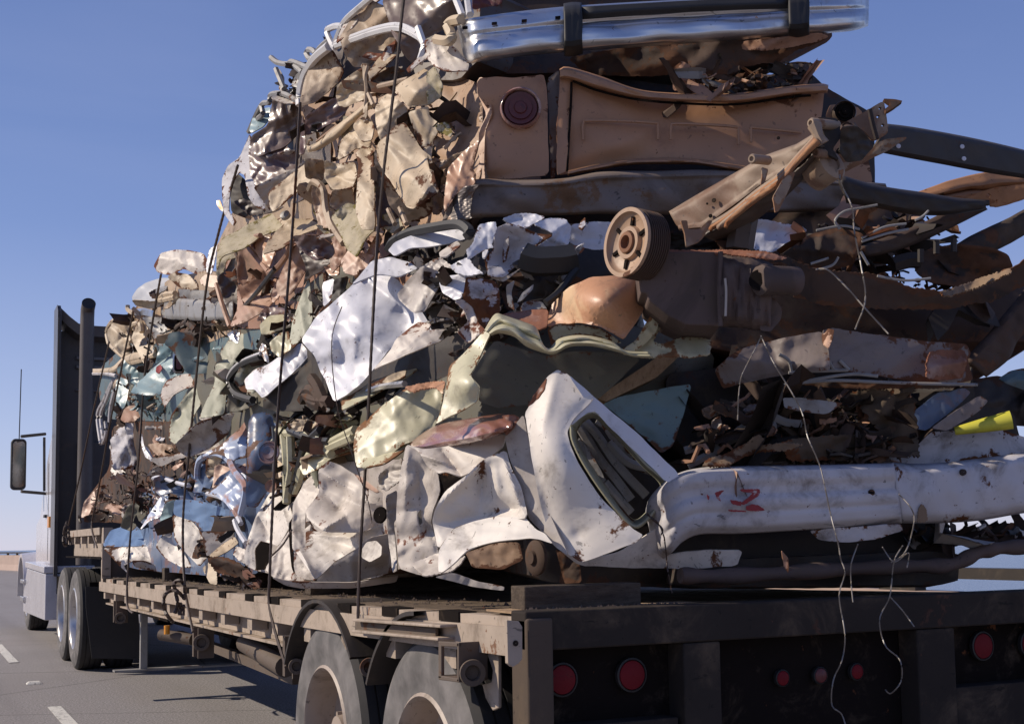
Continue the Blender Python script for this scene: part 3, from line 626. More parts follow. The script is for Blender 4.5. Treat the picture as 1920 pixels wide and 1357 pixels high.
# landing leg
a = PS(np.array(270.), np.array(1130.), X0+.25); MB().box((a[0]-.03, a[1]-.03, .26), (a[0]+.03, a[1]+.03, .95)).build('landing_leg', 'greysteel', trailer, bev=.004)
MB().box((a[0]-.25, a[1]-.06, .245), (a[0]+1.2, a[1]+.06, .262)).build('landing_foot', 'greysteel', trailer, smooth=False)
c = PS(np.array(313.), np.array(1172.), X0+.02); MB().tube([c, c+np.array((0, 0, -.06))], .02, 12).build('marker_lamp', 'amber', trailer)
c = c+np.array((.06, 0, -.07)); MB().tube([c+np.array((-.08, .12, 0)), c+np.array((.1, -.1, -.03))], .04, 12).build('brake_chamber', 'deckframe', trailer)
# upper deck (gooseneck)
ZU = float(PS(np.array(190.), np.array(988.), X0)[2]); YN = float(PS(np.array(122.), np.array(990.), X0)[1])
gb = MB().box((X0, YF+.03, ZU-.07), (X0+.012, YN, ZU)); gb.build('rub_rail', 'railbeige', trailer, smooth=False)
MB().box((X0+.07, YF+.0, ZU-.28), (X0+.10, YN-.3, ZU-.02)).build('side_beam', 'railbeige', trailer, smooth=False)
MB().box((X0+.013, YF+.0, ZU-.30), (X1, YN, ZU-.285)).build('deck_underside', 'recess', trailer, smooth=False)
MB().box((X0+.013, YF+.01, ZU-.04), (X1, YN, ZU-.01)).build('upper_deck', 'plankwood', trailer, smooth=False)
MB().box((X0+.105, YF+.0, zd(YF)-.2), (X1, YF+.04, ZU-.04)).build('step_wall', 'deckframe', trailer, smooth=False)
MB().box((X0+.02, YF-.03, zd(YF)-.05), (X0+.10, YF+.03, ZU-.04)).build('step_post', 'railbeige', trailer, smooth=False)
for i, u in enumerate((127, 138, 150, 163, 177, 190)):
    y = float(PS(np.array(float(u)), np.array(990.), X0)[1]); o = bpy.data.objects.new('stake_pocket', pk0); C.objects.link(o); o.parent = trailer; o.location = Vector((X0+.012, y, ZU))-wloc(trailer)
# rear frame ---------------------------------------------------------
zc = float(PR(np.array(983.), np.array(1166.), YR)[2])
def rplate(name, s, Y, dy, mat, k=12, bev=.003, smooth=False):
    q = np.array(z(k, s)); pts = PR(q[:, 0], q[:, 1], Y); return MB().prism(list(pts), (0, dy, 0)).build(name, mat, trailer, bev=bev, smooth=smooth)
MB().box((X0, YR, zc-.085), (X1, YR+.10, zc+.030)).build('rear_beam', 'deckrear', trailer, bev=.006)
MB().box((X0-.0, YR-.012, .28), (X0+.085, YR+.10, zc+.01)).build('corner_post', 'postbrown', trailer, bev=.008)
MB().box((X1-.09, YR-.012, .45), (X1, YR+.09, zc)).build('corner_post', 'deckrear', trailer, bev=.008)
rplate('corner_lug', "130,262 172,266 184,285 184,395 172,412 150,425 134,412", YR-.02, .02, 'railbeige', bev=.002)
q = PR(np.array(880+160/1.846), np.array(1020+342/1.846), YR-.021); MB().lathe([(0, .0085), (.002, .0085), (.002, .001)], q, (0, -1, 0), 14).build('lug_hole', 'recess', trailer)
MB().box((X0+.03, YR+.10, .40), (X1-.03, YR+.115, zc-.02)).build('rear_panel', 'recess', trailer, smooth=False)
for u0, u1 in ((1283, 1352), (1722, 1792)):
    a = PR(np.array(float(u0)), np.array(1200.), YR); b_ = PR(np.array(float(u1)), np.array(1200.), YR); MB().box((a[0], YR+.004, .35), (b_[0], YR+.1, zc-.087)).build('rear_post', 'deckrear', trailer, bev=.006)
a = PR(np.array(1281.), np.array(1345.), YR); MB().box((X0+.09, YR+.02, a[2]-.5), (a[0]-.004, YR+.1, a[2])).build('under_run_bar', 'deckrear', trailer, bev=.004)
a = PR(np.array(1795.), np.array(1290.), YR); MB().box((a[0], YR+.02, a[2]-.5), (X1-.09, YR+.1, a[2])).build('under_run_bar', 'deckrear', trailer, bev=.004)
splate('rear_gusset', 11, "1722,470 1770,440 1770,700 1745,712 1715,660 1700,600 1740,590 1745,540", X0+.03, .012, 'railbeige')
for u, v, r in ((1051, 1273, 27), (1181, 1264, 27), (1463, 1270, 13.5), (1534, 1265, 13.5), (1602, 1258, 13.5), (1838, 1210, 23), (1928, 1206, 23)):
    c = PR(np.array(float(u)), np.array(float(v)), YR+.09); Dd = float((c-CAM)@_F); R_ = r*Dd/FPX*1.04
    lp = bpy.data.objects.new('tail_light', None); C.objects.link(lp); lp.parent = trailer; lp.location = Vector(c)-wloc(trailer)
    MB().lathe([(0, R_*1.16), (.014, R_*1.14), (.016, R_*1.02), (.008, R_*.99)], c, (0, -1, 0), 32).build('grommet', 'rubber', lp)
    MB().lathe([(.006, R_*1.0), (.016, R_*.94), (.021, R_*.6), (.023, .001)], c, (0, -1, 0), 32).build('lens', 'redlens' if r > 14 else ('redlens' if u != 1534 else 'redlensdark'), lp)
# gravel and grit on the deck
rs = np.random.RandomState(5); V = []; F = []
for k in range(900):
    if k < 330: q = rs.uniform(0, 1, 2); x = X0+.10+.55*q[0]; y = YR+.05+.22*q[1]**1.5
    else: y = rs.uniform(YR+.3, YF-.2); x = X0+.08+abs(rs.normal())*.35
    s = rs.uniform(.003, .010); zz = zd(y)+.042; b0 = len(V); V += [(x+s*a, y+s*b_, zz+s*c) for a, b_, c in ((1, .2, 0), (-.2, 1, 0), (-1, -.3, 0), (.2, -1, 0), (.1, .1, 1.1))]
    F += [(b0, b0+1, b0+4), (b0+1, b0+2, b0+4), (b0+2, b0+3, b0+4), (b0+3, b0, b0+4)]
o = link('deck_grit', V, F, 'darkbrown', None, False); stuff(o); tag(o, 'loose grit and rust flakes lying on the trailer deck', 'grit')
# timber dunnage
TB = 'timber bearers under the crushed cars'
def timber(label, u0, v0, u1, v1, dx, dy, X=None):
    a = PR(np.array(float(u0)), np.array(float(v1)), X) if X else None
    zz = zd(a[1])+.036; hgt = (v1-v0)*float((a-CAM)@_F)/FPX
    o = MB().box((a[0], a[1], zz), (a[0]+dx, a[1]+dy, zz+hgt)).build('timber_bearer', 'timber', None, bev=.004); tag(o, label, 'timber', TB)
timber('squared timber bearer nearest the trailer tail, under the white car', 984, 1092, 1150, 1140, .42, .10, YR+.22)
for i, (u, v0, v1, lb) in enumerate(((577, 1093, 1118, 'small upright timber block below the crumpled white car'), (446, 1086, 1110, 'timber block under the white and blue wreck, beside rusty scrap'), (306, 1078, 1096, 'farthest timber block, below the blue and cream wreck'))):
    a = PS(np.array(float(u)), np.array(float(v1)), X0+.22); zz = zd(a[1])+.036; hh = (v1-v0)*float((a-CAM)@_F)/FPX
    o = MB().box((a[0], a[1]-.05, zz), (a[0]+1.7, a[1]+.05, zz+hh+.03)).build('timber_bearer', 'timber', None, bev=.004); tag(o, lb, 'timber', TB)
# ================================================================== tractor
XT = 1.72; YC = 17.3
def YX(u, X): return float(PS(np.array(float(u)), np.array(1000.), X)[1])
YC = YX(106, XT)
tr = thing('truck_tractor', 'white long nose truck tractor with sleeper cab pulling the trailer', 'truck', (XT, YC, 0))
def zpix(u, v, X): return float(PS(np.array(float(u)), np.array(float(v)), X)[2])
ztop = zpix(108, 578, XT); zlow = zpix(104, 1055, XT)
XR = XT+2.35; YB = YC+2.1
# sleeper: side skins, back wall, roof with swept side fairings
MB().box((XT+.46, YC+.45, 1.15), (XR-.42, YB+.9, ztop-.6)).build('sleeper_cab', 'cabwhite', tr, bev=.06)
MB().prism([(XT, y, zz) for y, zz in ((YC+.45, 1.10), (YC+.45, 3.0), (YC+.7, 2.98), (YC+1.5, 2.55), (YC+2.4, 1.80), (YC+3.0, 1.70), (YC+3.0, 1.05))], (XR-XT, 0, 0)).build('lower_cab', 'cabwhite', tr, bev=.04)
MB().box((XT-.004, YC+1.15, 1.15), (XT-.001, YC+1.165, 2.5)).build('door_seam', 'cabdark', tr, smooth=False)
MB().box((XT-.03, YC+1.35, 1.75), (XT-.001, YC+1.55, 1.79)).build('door_handle', 'cabdark', tr, smooth=False)
def fprism(name, prof, x0, x1, mat, bev=.01):   # prof (y,z)
    return MB().prism([(x0, y, zz) for y, zz in prof], (x1-x0, 0, 0)).build(name, mat, tr, bev=bev)
fprism('side_extender', [(YC, .95), (YC, ztop-.1), (YC+.12, ztop), (YC+.45, ztop-.02), (YC+.5, .95)], XT-.02, XT+.02, 'cabback')
MB().prism([(XT-.022, y, zz) for y, zz in ((YC-.004, .96), (YC-.004, ztop-.1), (YC+.11, ztop+.004), (YC+.5, ztop-.01), (YC+.5, .96))], (-.006, 0, 0)).build('extender_skin', 'fairing', tr, smooth=False)
fprism('side_extender', [(YC, .95), (YC, ztop-.1), (YC+.12, ztop), (YC+1.0, ztop+.05), (YC+1.1, .95)], XR-.03, XR+.02, 'cabwhite')
mb = MB(); v = []; n = 20
for i in range(n+1):
    x = XT+.02+(XR-XT-.05)*i/n; e = min(x-XT, XR-x); zz = ztop-.25+.22*math.exp(-(e/.16)**2)
    v += [(x, YC+.12, zz), (x, YC+.48, zz+.02), (x, YC+.16, zz-.14), (x, YC+.48, zz-.2)]
mb.add(v, [f for i in range(n) for f in ((4*i, 4*i+1, 4*i+5, 4*i+4), (4*i, 4*i+4, 4*i+6, 4*i+2), (4*i+2, 4*i+6, 4*i+7, 4*i+3))]); mb.build('roof_fairing', 'fairing', tr)
MB().box((XT+.02, YC+.40, 1.0), (XR-.03, YC+.45, ztop-.3)).build('back_wall', 'cabback', tr, smooth=False)
for v0, v1 in ((613, 621), (632, 640), (684, 688)):
    a = zpix(180, v1, XT+.2); b_ = zpix(180, v0, XT+.2); MB().box((XT+.25, YC+.36, a), (XR-.3, YC+.40, b_)).build('wall_rib', 'fairing', tr, bev=.01)
MB().box((XT+.33, YC+.30, 1.2), (XT+.9, YC+.40, zpix(150, 792, XT))).build('back_locker', 'cabback', tr, bev=.02)
# exhaust
xs = XT+.40; ye = YC+.15
ue = np.array(164.); cz = PS(ue, np.array(575.), XT+.30); rr = .088
xs, ye, zs = cz; MB().tube([(xs, ye, 1.1), (xs, ye, 2.2), (xs, ye, zs-.15), (xs-.0, ye-.03, zs-.04), (xs, ye-.14, zs+.02)], [.10, .10, rr, rr, rr], 20, cap=False).build('exhaust_stack', 'stack', tr)
MB().lathe([(0, rr*.98), (-.01, rr*.9), (-.02, .001)], (xs, ye-.135, zs+.016), (0, -1, .35), 20).build('stack_mouth', 'cabdark', tr)
# door section and hood
YH = YC+3.0
fprism('hood', [(YH, .75), (YH, 1.72), (YH+1.2, 1.6), (YH+2.2, 1.4), (YH+2.4, .7)], XT+.22, XR-.22, 'cabwhite', bev=.06)
fprism('windscreen', [(YC+1.55, 2.58), (YC+2.42, 1.85), (YC+2.46, 1.88), (YC+1.6, 2.62)], XT+.1, XR-.1, 'carglass', bev=.002)
# lower side skirt
zsk0 = zpix(100, 1175, XT-.08); fprism('side_skirt', [(YC+.1, .38), (YC+.1, .98), (YC+3.0, 1.02), (YC+3.6, .62), (YC+3.6, .34)], XT-.12, XT+.5, 'cabwhite')
fprism('skirt_ledge', [(YC+.1, .99), (YC+.1, 1.08), (YC+3.1, 1.12), (YC+3.1, 1.03)], XT-.14, XT+.5, 'cabwhite')
MB().box((XT-.16, YC+3.15, .50), (XT+.2, YC+3.75, .58)).build('cab_step', 'alloy', tr, bev=.01); MB().box((XT-.16, YC+3.15, .78), (XT+.2, YC+3.75, .84)).build('cab_step', 'alloy', tr, bev=.01)
# front wheel, wing
yf = YH+1.15
wheel(tr, (XT+.02, YC+4.5, .56), .56, .30, 'alloy', dual=False); wheel(tr, (XR-.3, YC+4.5, .56), .56, .30, 'alloy', dual=False, hub=False)
mb = MB(); v = []; n = 14
for i in range(n+1):
    a = math.radians(-5+180*i/n); v += [(XT-.10, YC+4.5+.68*math.cos(a), .58+.66*math.sin(a)), (XT+.5, YC+4.5+.68*math.cos(a), .58+.72*math.sin(a)), (XT+.5, YC+4.5+.62*math.cos(a), .58+.6*math.sin(a)), (XT-.10, YC+4.5+.62*math.cos(a), .58+.6*math.sin(a))]
mb.add(v, [(4*i+q, 4*i+4+q, 4*i+4+(q+1) % 4, 4*i+(q+1) % 4) for i in range(n) for q in range(4)]); mb.build('wheel_arch', 'cabwhite', tr)
MB().box((XT-.03, YC+.75, 1.60), (XT-.001, YC+.95, 1.75)).build('side_lamp', 'amber', tr)
MB().box((XT+.02, YC-3.3, .72), (XR-.1, YC+5.6, .95)).build('chassis_frame', 'recess', tr, smooth=False)
# drive wheels
for u in (128., 156.):
    yw = YX(u-16, X0+.02)+.0
D1 = YX(131, X0+.02); D0_ = YX(103, X0+.02)
RW = .545
for yw in (YX(141, X0+.02), YX(141, X0+.02)+1.25): wheel(tr, (X0+.03, yw, RW), RW, .27, 'alloy'); wheel(tr, (XR-.5, yw, RW), RW, .27, 'alloy', hub=False)
yw = YX(141, X0+.02)
q = np.array(z(2, "438,652 510,655 700,660 725,1025 470,1020 440,760")); fl = MB(); yfl = yw-.78
pts = PR(q[:, 0], q[:, 1], yfl); fl.prism(list(pts), (0, .012, 0)).build('mud_flap', 'flap', tr, smooth=False)
# mirror and aerial
mxp = 1.38; ym = YX(36, mxp)
mz0, mz1 = zpix(36, 917, mxp), zpix(36, 822, mxp); w_ = 26*18/FPX
mr = bpy.data.objects.new('door_mirror', None); C.objects.link(mr); mr.parent = tr; cc = PS(np.array(35.), np.array(870.), mxp); mr.location = Vector(cc)-wloc(tr)
Dm = float((cc-CAM)@_F); hw = 13.5*Dm/FPX; hh = 48*Dm/FPX
def rrect(c, hw, hh, r, Y0, k=6):
    p = []
    for qx, qz, a0 in ((1, 1, 0), (-1, 1, 90), (-1, -1, 180), (1, -1, 270)):
        for i in range(k+1): a = math.radians(a0+90*i/k); p.append((c[0]+qx*(hw-r)+r*math.cos(a), Y0, c[2]+qz*(hh-r)+r*math.sin(a)))
    return p
MB().prism(rrect(cc, hw, hh, .06, cc[1]), (0, .14, 0)).build('mirror_shell', 'cabdark', mr, bev=.015); MB().prism(rrect(cc, hw*.78, hh*.9, .05, cc[1]-.006), (0, .012, 0)).build('mirror_glass', 'mirrorglass', mr, smooth=False)
for v in (818, 921): a = PS(np.array(40.), np.array(float(v)), mxp); b_ = np.array((XT+.0, a[1]+.2, a[2]+(.06 if v < 900 else -.02))); MB().tube([a, a+(b_-a)*.5, b_], .022, 8).build('mirror_arm', 'cabdark', mr)
a = PS(np.array(36.), np.array(822.), mxp); b_ = PS(np.array(40.), np.array(692.), mxp); MB().tube([a, a+(b_-a)*.5, b_], .008, 6).build('aerial', 'cabdark', tr)
MB().tube([PS(np.array(83.), np.array(v), XT-.03) for v in (820., 870., 920.)], .02, 6).build('grab_handle', 'cabdark', tr)
# ================================================================== the load, wreck by wreck
S = sheet
# ---- A: top car with the chrome bumper
A = wreck('topmost wreck with long chrome bumper and black rubber guards', (900, 90))
core(A, z(0, "585,120 650,45 740,5 900,-40 900,110 860,150 760,150 640,165"), (1.2, .5, 0), -.12, 'darkbrown')
core(A, z(0, "880,60 1100,40 1560,20 1560,75 1470,118 1400,112 1300,128 930,140 870,120"), (.3, 1.6, .2), -.35, 'darkrust', amp=.04)
core(A, z(0, "885,-60 1560,-75 1600,20 900,50"), (.3, 1.6, .1), -.45, 'darkrust', amp=.03)
loft(A, 'bumper', z(0, "858,48,-.22 868,40,-.10 900,33,0 1060,14,0 1300,0,0 1480,-6,0 1600,-8,-.02 1628,-2,-.12"), z(0, "872,112,-.22 884,118,-.10 915,112,0 1060,97,0 1300,80,0 1480,66,0 1590,58,-.02 1627,48,-.12"),
     [(0, -.04), (.06, .0), (.30, .012), (.36, .004), (.42, .004), (.50, .022), (.62, .032), (.80, .034), (.94, .015), (1, -.04)], 'chrome', D=(860, 4.95, 1628, 5.0), noise_=.0045, n=90, label='long dented chrome bumper')
for a, b_, c, d in ((1057, 12, 1090, 98), (1478, -8, 1515, 62)):
    loft(A, 'rubber_guard', z(0, f"{a},{b_} {(a+c)/2},{b_-3} {c},{b_-2}"), z(0, f"{a+2},{d+3} {(a+c)/2},{d+4} {c+2},{d-1}"), [(0, -.05), (.1, .06), (.8, .085), (1, -.03)], 'rubber', D=4.97, noise_=.001, n=10, thick=.02)
loft(A, 'dark_reflection_strip', z(0, "1090,14 1300,2 1478,-4"), z(0, "1090,37 1300,22 1478,16"), [(0, .02), (.5, .035), (1, .02)], 'rubber', D=4.96, noise_=.001, n=16)  # dark reflection on the chrome's top face, built as a black strip
for u, v in ((927, 44), (983, 39), (1046, 33), (872, 52)): S(A, 'bolt_slot', z(0, f"{u-5},{v-2} {u+5},{v-3} {u+5},{v+2} {u-5},{v+3}"), 'C', mat='recess', D=4.935, amp=0, curl=0, off=.01)
S(A, 'body_panel', z(3, "1020,0 1130,-60 1500,-60 1495,110 1400,180 1280,240 1270,330 1210,390 1150,330 1130,290 1080,200 1060,120"), 'Q', .02, 'dustglass', .10)
S(A, 'body_panel', z(3, "760,230 830,120 960,0 1040,40 1080,170 1120,230 1100,300 1000,350 940,400 850,410 790,320"), 'S', .06, 'beige', .2)
S(A, 'body_panel', z(3, "740,265 790,140 900,20 1010,-60 1050,-40 900,90 800,220"), 'L', .12, 'oldwhite', .1)
tubes(A, 'window_trim', [z(3, "735,275 760,200 800,125 900,35 1000,-50"), z(3, "740,278 850,240 1000,190 1130,172 1240,220 1268,252"), z(3, "745,262 850,226 1000,176 1130,158 1238,205"), z(3, "1240,170 1268,250 1276,290 1245,390"), z(3, "700,170 690,200 720,270 740,290"), z(3, "690,180 740,160 790,160"), z(3, "1470,0 1510,100"), z(3, "1540,-20 1555,90")], .016, 'trimwhite', off=.20)
S(A, 'body_panel', z(3, "1280,240 1400,250 1480,300 1550,390 1540,430 1400,430 1330,400 1290,350 1180,440 1170,420 1240,350 1270,300"), 'L', .16, 'oldwhite', .12)
S(A, 'body_panel', z(3, "1000,350 1100,290 1140,310 1040,400 950,480 935,440"), 'U', .08, 'cream', .1)
S(A, 'underbody', z(6, "560,250 720,215 1180,170 1480,150 1640,140 1680,158 1640,185 1540,215 1460,270 1380,275 1300,290 1280,320 1160,320 1110,310 900,330 640,320"), 'CD', -.02, 'darkrust', .16, D=5.05, jag=1)
S(A, 'underbody', z(6, "1290,180 1640,140 1680,158 1630,180 1500,205 1400,220 1310,215"), 'CD', .05, 'brown', .1, D=5.05, jag=.6)
tubes(A, 'bracket', z(3, "1350,240 1420,250 1445,220 1420,160 1450,130 1500,120"), .022, 'cream', off=.22)
S(A, 'light_panel', z(6, "150,-20 290,-20 270,20 150,45"), 'C', mat='redlensdark', D=4.98)
# ---- B: brown car tail
B = wreck('brown wreck with round red tail light and buckled boot lid facing back', (1000, 250))
core(B, z(0, "1040,125 1180,150 1300,165 1420,150 1500,120 1550,165 1640,215 1640,340 1650,420 1300,440 860,420 840,330 880,160"), (.5, 1.4, 0), -.42, 'blacksteel', amp=.03)
S(B, 'quarter_panel', z(6, "172,350 185,335 250,330 330,335 455,318 470,380 475,600 478,750 350,765 190,770 165,745 190,700 178,650 180,560 222,480 172,400"), 'C', .04, 'trunkbrown', .05, D=5.0, folds=2, curl=.5)
S(B, 'quarter_side', z(6, "170,350 182,332 212,338 214,400 232,450 234,490 205,560 200,660 204,772 188,772 163,745 183,690 176,650 178,560 212,490 170,400"), (-.9, -.4, .1), .0, 'trunkbrown', .04, D=4.97)
def roundlight(parent, u, v, r, D, n=(-.432, -.902, -.03), lens='redlens', rim='trunkbrown'):
    lp = bpy.data.objects.new('tail_light', None); C.objects.link(lp); lp.parent = parent; c = P(np.array(float(u)), np.array(float(v)), 0, D); lp.location = Vector(c)-wloc(parent); R_ = r*D/FPX
    MB().lathe([(-.02, R_*1.1), (.01, R_*1.08), (.016, R_), (.012, R_*.95), (-.004, R_*.93)], c, n, 40).build('bezel', rim, lp)
    MB().lathe([(-.004, R_*.92), (.006, R_*.85), (.004, R_*.62), (.012, R_*.6), (.010, R_*.35), (.016, R_*.3), (.018, .001)], c, n, 40).build('lens', lens, lp)
roundlight(B, 976, 203, 36, 4.955, lens='redlensdark', rim='glossrust')
S(B, 'boot_lid', z(6, "530,340 575,345 700,385 880,425 1130,440 1290,440 1500,410 1600,405 1640,370 1660,380 1640,560 1560,760 1300,720 1120,690 860,690 740,700 600,740 520,750 510,560"), 'C', .0, 'trunkbrown', .06, D=5.02, cp=[(1070, 240, 0), (1200, 290, .03), (1350, 290, .03), (1300, 215, -.05), (1450, 270, 0)], curl=.3, seed=11)
loft(B, 'lid_edge', z(6, "525,300 560,290 700,330 880,390 1130,405 1300,400 1500,372 1640,362 1675,368"), z(6, "525,338 575,342 700,382 880,420 1130,436 1300,436 1500,408 1600,400 1672,395"), [(0, -.05), (.2, .03), (.8, .035), (1, -.02)], 'trunkbrown', D=4.98)
loft(B, 'lid_lower_fold', z(6, "560,735 700,705 830,685 1000,680 1120,685 1250,705 1350,720"), z(6, "560,750 700,725 830,705 1000,702 1120,705 1250,728 1350,745"), [(0, -.02), (.5, .05), (1, -.02)], 'trunkbrown', D=4.97)
tubes(B, 'pressed_rib', [z(6, "625,600 625,530 650,518 800,520 935,528 945,540 945,600"), z(6, "1000,600 1002,540 1020,532 1150,535 1280,545 1290,560 1290,620"), z(6, "1345,610 1345,555 1360,548 1560,568")], .006, 'trunkbrown', D=4.985)
tubes(B, 'lid_seam', [z(6, "575,352 572,450 565,560 556,735"), z(6, "580,348 700,392 880,430 1130,447 1300,446 1500,418 1600,410")], .005, 'recess', D=4.978)
S(B, 'lid_side', z(6, "525,330 575,340 565,560 552,735 512,750 512,560 520,440"), 'C', .0, 'trunkbrown', .04, D=4.98)
S(B, 'body_gap_strip', z(6, "470,340 520,300 528,340 515,560 505,760 485,770 482,560"), 'C', .0, 'greyfold', .05, D=5.06)
S(B, 'fender', z(6, "175,600 170,640 150,720 165,745 160,790 90,820 30,910 25,880 40,760 50,715 110,650"), 'L', .16, 'copper', .2, D=4.95)
S(B, 'fender_right', z(6, "1680,450 1720,448 1800,460 1820,480 1830,640 1850,700 1865,770 1860,785 1700,780 1640,700 1650,560"), 'C', -.05, 'trunkbrown', .05, D=5.15)
roundlight(B, 1583, 211, 20, 5.12, lens='recess', rim='darkbrown')  # empty light socket; near-black disc stands in for its shaded hollow
loft(B, 'step_bumper', z(6, "60,850 110,800 180,770 330,775 540,768 700,740 900,735 1300,730 1700,770 1920,790"), z(6, "20,950 60,945 180,930 330,925 540,920 700,915 900,920 1300,910 1700,900 1950,850"), [(0, -.07), (.03, .0), (.12, .022), (.18, .004), (.5, .012), (.92, .006), (.96, .0), (1, -.03)], 'stepgrey', D=(830, 4.75, 1690, 5.05), noise_=.014, n=80, label='bent dark rusty step bumper')
S(B, 'step_bumper_end', z(6, "20,955 45,880 110,800 180,790 150,830 140,920 150,935"), 'S', .0, 'diamondplate', .15, D=4.72)
clutter(B, z(6, "1100,300 1300,320 1460,310 1470,270 1600,275 1610,360 1300,400 1180,400 1000,380"), 70, ['darkrust', 'blacksteel', 'wire', 'brown'], (-.15, .1), (.03, .09), 3)
S(B, 'scrap_lump', z(6, "1010,290 1050,262 1110,300 1115,350 1080,380 1010,390"), 'C', .05, 'brown', .2, D=5.1)
S(B, 'scrap_lump', z(6, "1470,300 1500,272 1600,275 1612,300 1605,350 1560,365 1500,355"), 'C', .02, 'darkbrown', .25, D=5.15, jag=1)
S(B, 'scrap_lump', z(6, "1160,320 1240,325 1330,310 1410,295 1415,380 1300,410 1180,390 1120,360 1110,330"), 'C', -.05, 'darkrust', .3, D=5.15, jag=2)
# ---- C: cream van crumpled
Cc = wreck('cream coloured wreck crumpled into tall folds, moss on its corners', (700, 250))
core(Cc, z(0, "560,200 640,130 700,150 830,130 905,160 905,330 840,420 740,470 600,480 560,380 590,280"), (1.4, .6, 0), -.18, 'tan', amp=.22)
S(Cc, 'door_panel', z(3, "690,285 725,310 790,430 760,500 620,620 530,640 525,600 560,450 620,350"), 'S', .10, 'beige', .12)
tubes(Cc, 'door_edge', z(3, "700,282 620,350 558,445 528,560 526,640"), .024, 'trimwhite', off=.18)
S(Cc, 'panel', z(3, "560,700 740,585 830,660 750,730 560,825 548,760"), 'S', .02, 'maroon', .2)
S(Cc, 'panel', z(3, "780,490 880,420 930,400 940,560 920,600 800,650 760,640 740,580 750,520"), 'Q', .10, 'cream', .3)
S(Cc, 'flat_bracket', z(3, "770,485 930,490 1050,520 1130,555 1110,575 930,555 790,540"), 'S', .22, 'darkrust', .05, holes=[z(3, "830,500 850,500 850,512 832,510"), z(3, "885,502 910,505 905,518 885,514")])
loft(Cc, 'bent_arch', z(3, "565,885 620,870 740,770 860,680 930,620 965,615"), z(3, "575,920 640,905 760,830 880,710 940,665 975,650"), [(0, -.04), (.3, .05), (.6, .03), (1, -.04)], 'cream', off=.16, n=40)
S(Cc, 'panel', z(3, "620,850 760,740 780,750 700,800 620,860"), 'U', .10, 'tan', .1)
S(Cc, 'corner_post', z(3, "900,380 935,400 940,560 930,700 910,750 905,690 920,560 905,470"), 'L', .22, 'cream', .1)
S(Cc, 'roof_corner', z(3, "1110,520 1200,460 1330,388 1365,450 1390,520 1380,580 1300,640 1180,650 1110,570 1090,550"), 'L', .16, 'cream', .10, cp=[(776, 165, .12)])
S(Cc, 'panel', z(3, "980,640 1050,570 1100,590 1180,660 1150,740 1050,830 1010,850 980,740"), 'S', .16, 'cream', .22)
S(Cc, 'door_panel', z(3, "1010,850 1090,770 1160,740 1260,900 1320,950 1340,1080 1370,1160 1190,1280 1040,1060 990,960 990,890"), 'L', .20, 'cream', .13, seed=5, cp=[(740, 260, .15), (700, 300, -.05), (790, 350, .10)], rid=z(3, '1260,900 1360,1150,.05 990,960 1190,1275,-.04 1340,1095 1190,1280,.05 1050,860 1230,1010,-.03'))
S(Cc, 'door_shaded_bottom', z(3, "1190,1280 1370,1160 1400,1220 1290,1320 1160,1357 1060,1240 1010,1040 1040,1060"), 'D', .16, 'beige', .12)  # shade on the cream door's bottom put in as darker beige
S(Cc, 'panel', z(3, "1180,680 1300,640 1310,700 1380,760 1330,850 1320,960 1350,1060 1400,1130 1370,1160 1260,900 1200,750"), 'Q', .10, 'cream', .2)
S(Cc, 'torn_flap', z(3, "1340,760 1410,735 1450,800 1430,830 1360,795"), 'Q', .2, 'moss', .3, jag=1)
S(Cc, 'torn_flap', z(3, "1290,440 1340,400 1390,520 1375,590 1300,640 1290,560"), 'Q', .18, 'moss', .12)
S(Cc, 'corner_post', z(3, "860,930 900,890 970,900 970,1060 980,1390 900,1390 860,1280 870,1100 880,1000"), 'L', .20, 'cream', .14, seed=8)
S(Cc, 'dark_strip', z(3, "975,900 1010,960 1060,1100 1100,1250 1130,1360 990,1380 980,1200"), 'S', .02, 'darkbrown', .2)
S(Cc, 'panel', z(3, "770,850 840,790 900,730 960,800 950,890 860,900 810,940 750,970"), 'L', .12, 'cream', .28)
S(Cc, 'panel', z(3, "840,760 930,690 975,760 960,850 900,860"), 'U', .16, 'cream', .25)
S(Cc, 'panel', z(3, "670,970 750,990 860,980 870,1060 840,1140 720,1150 670,1080"), 'L', .14, 'cream', .3)
S(Cc, 'panel', z(3, "560,960 670,970 670,1100 560,1080 550,1000"), 'D', .10, 'beige', .25)
S(Cc, 'panel', z(3, "600,1110 640,1090 690,1160 700,1380 640,1380 590,1180"), 'S', .12, 'tan', .15)
S(Cc, 'panel', z(3, "720,1150 840,1140 860,1250 760,1290 700,1240"), 'D', .08, 'beige', .2)
S(Cc, 'inner_fold', z(3, "950,470 1100,400 1180,440 1110,500 960,560"), 'D', .0, 'darkbrown', .2)
clutter(Cc, z(0, "570,220 640,150 720,170 850,180 850,320 820,400 760,460 600,380"), 110, ['cream', 'darkbrown', 'beige', 'darkrust'], (-.14, .0), (.04, .12), 7)
tubes(Cc, 'bent_rod', [z(3, "940,400 925,470 930,560 920,690 930,740"), z(3, "1000,525 1100,500 1180,480"), z(3, "940,570 970,640"), z(3, "1060,1270 1100,1357"), z(3, "1130,1260 1170,1357")], .011, 'beige', off=.24)
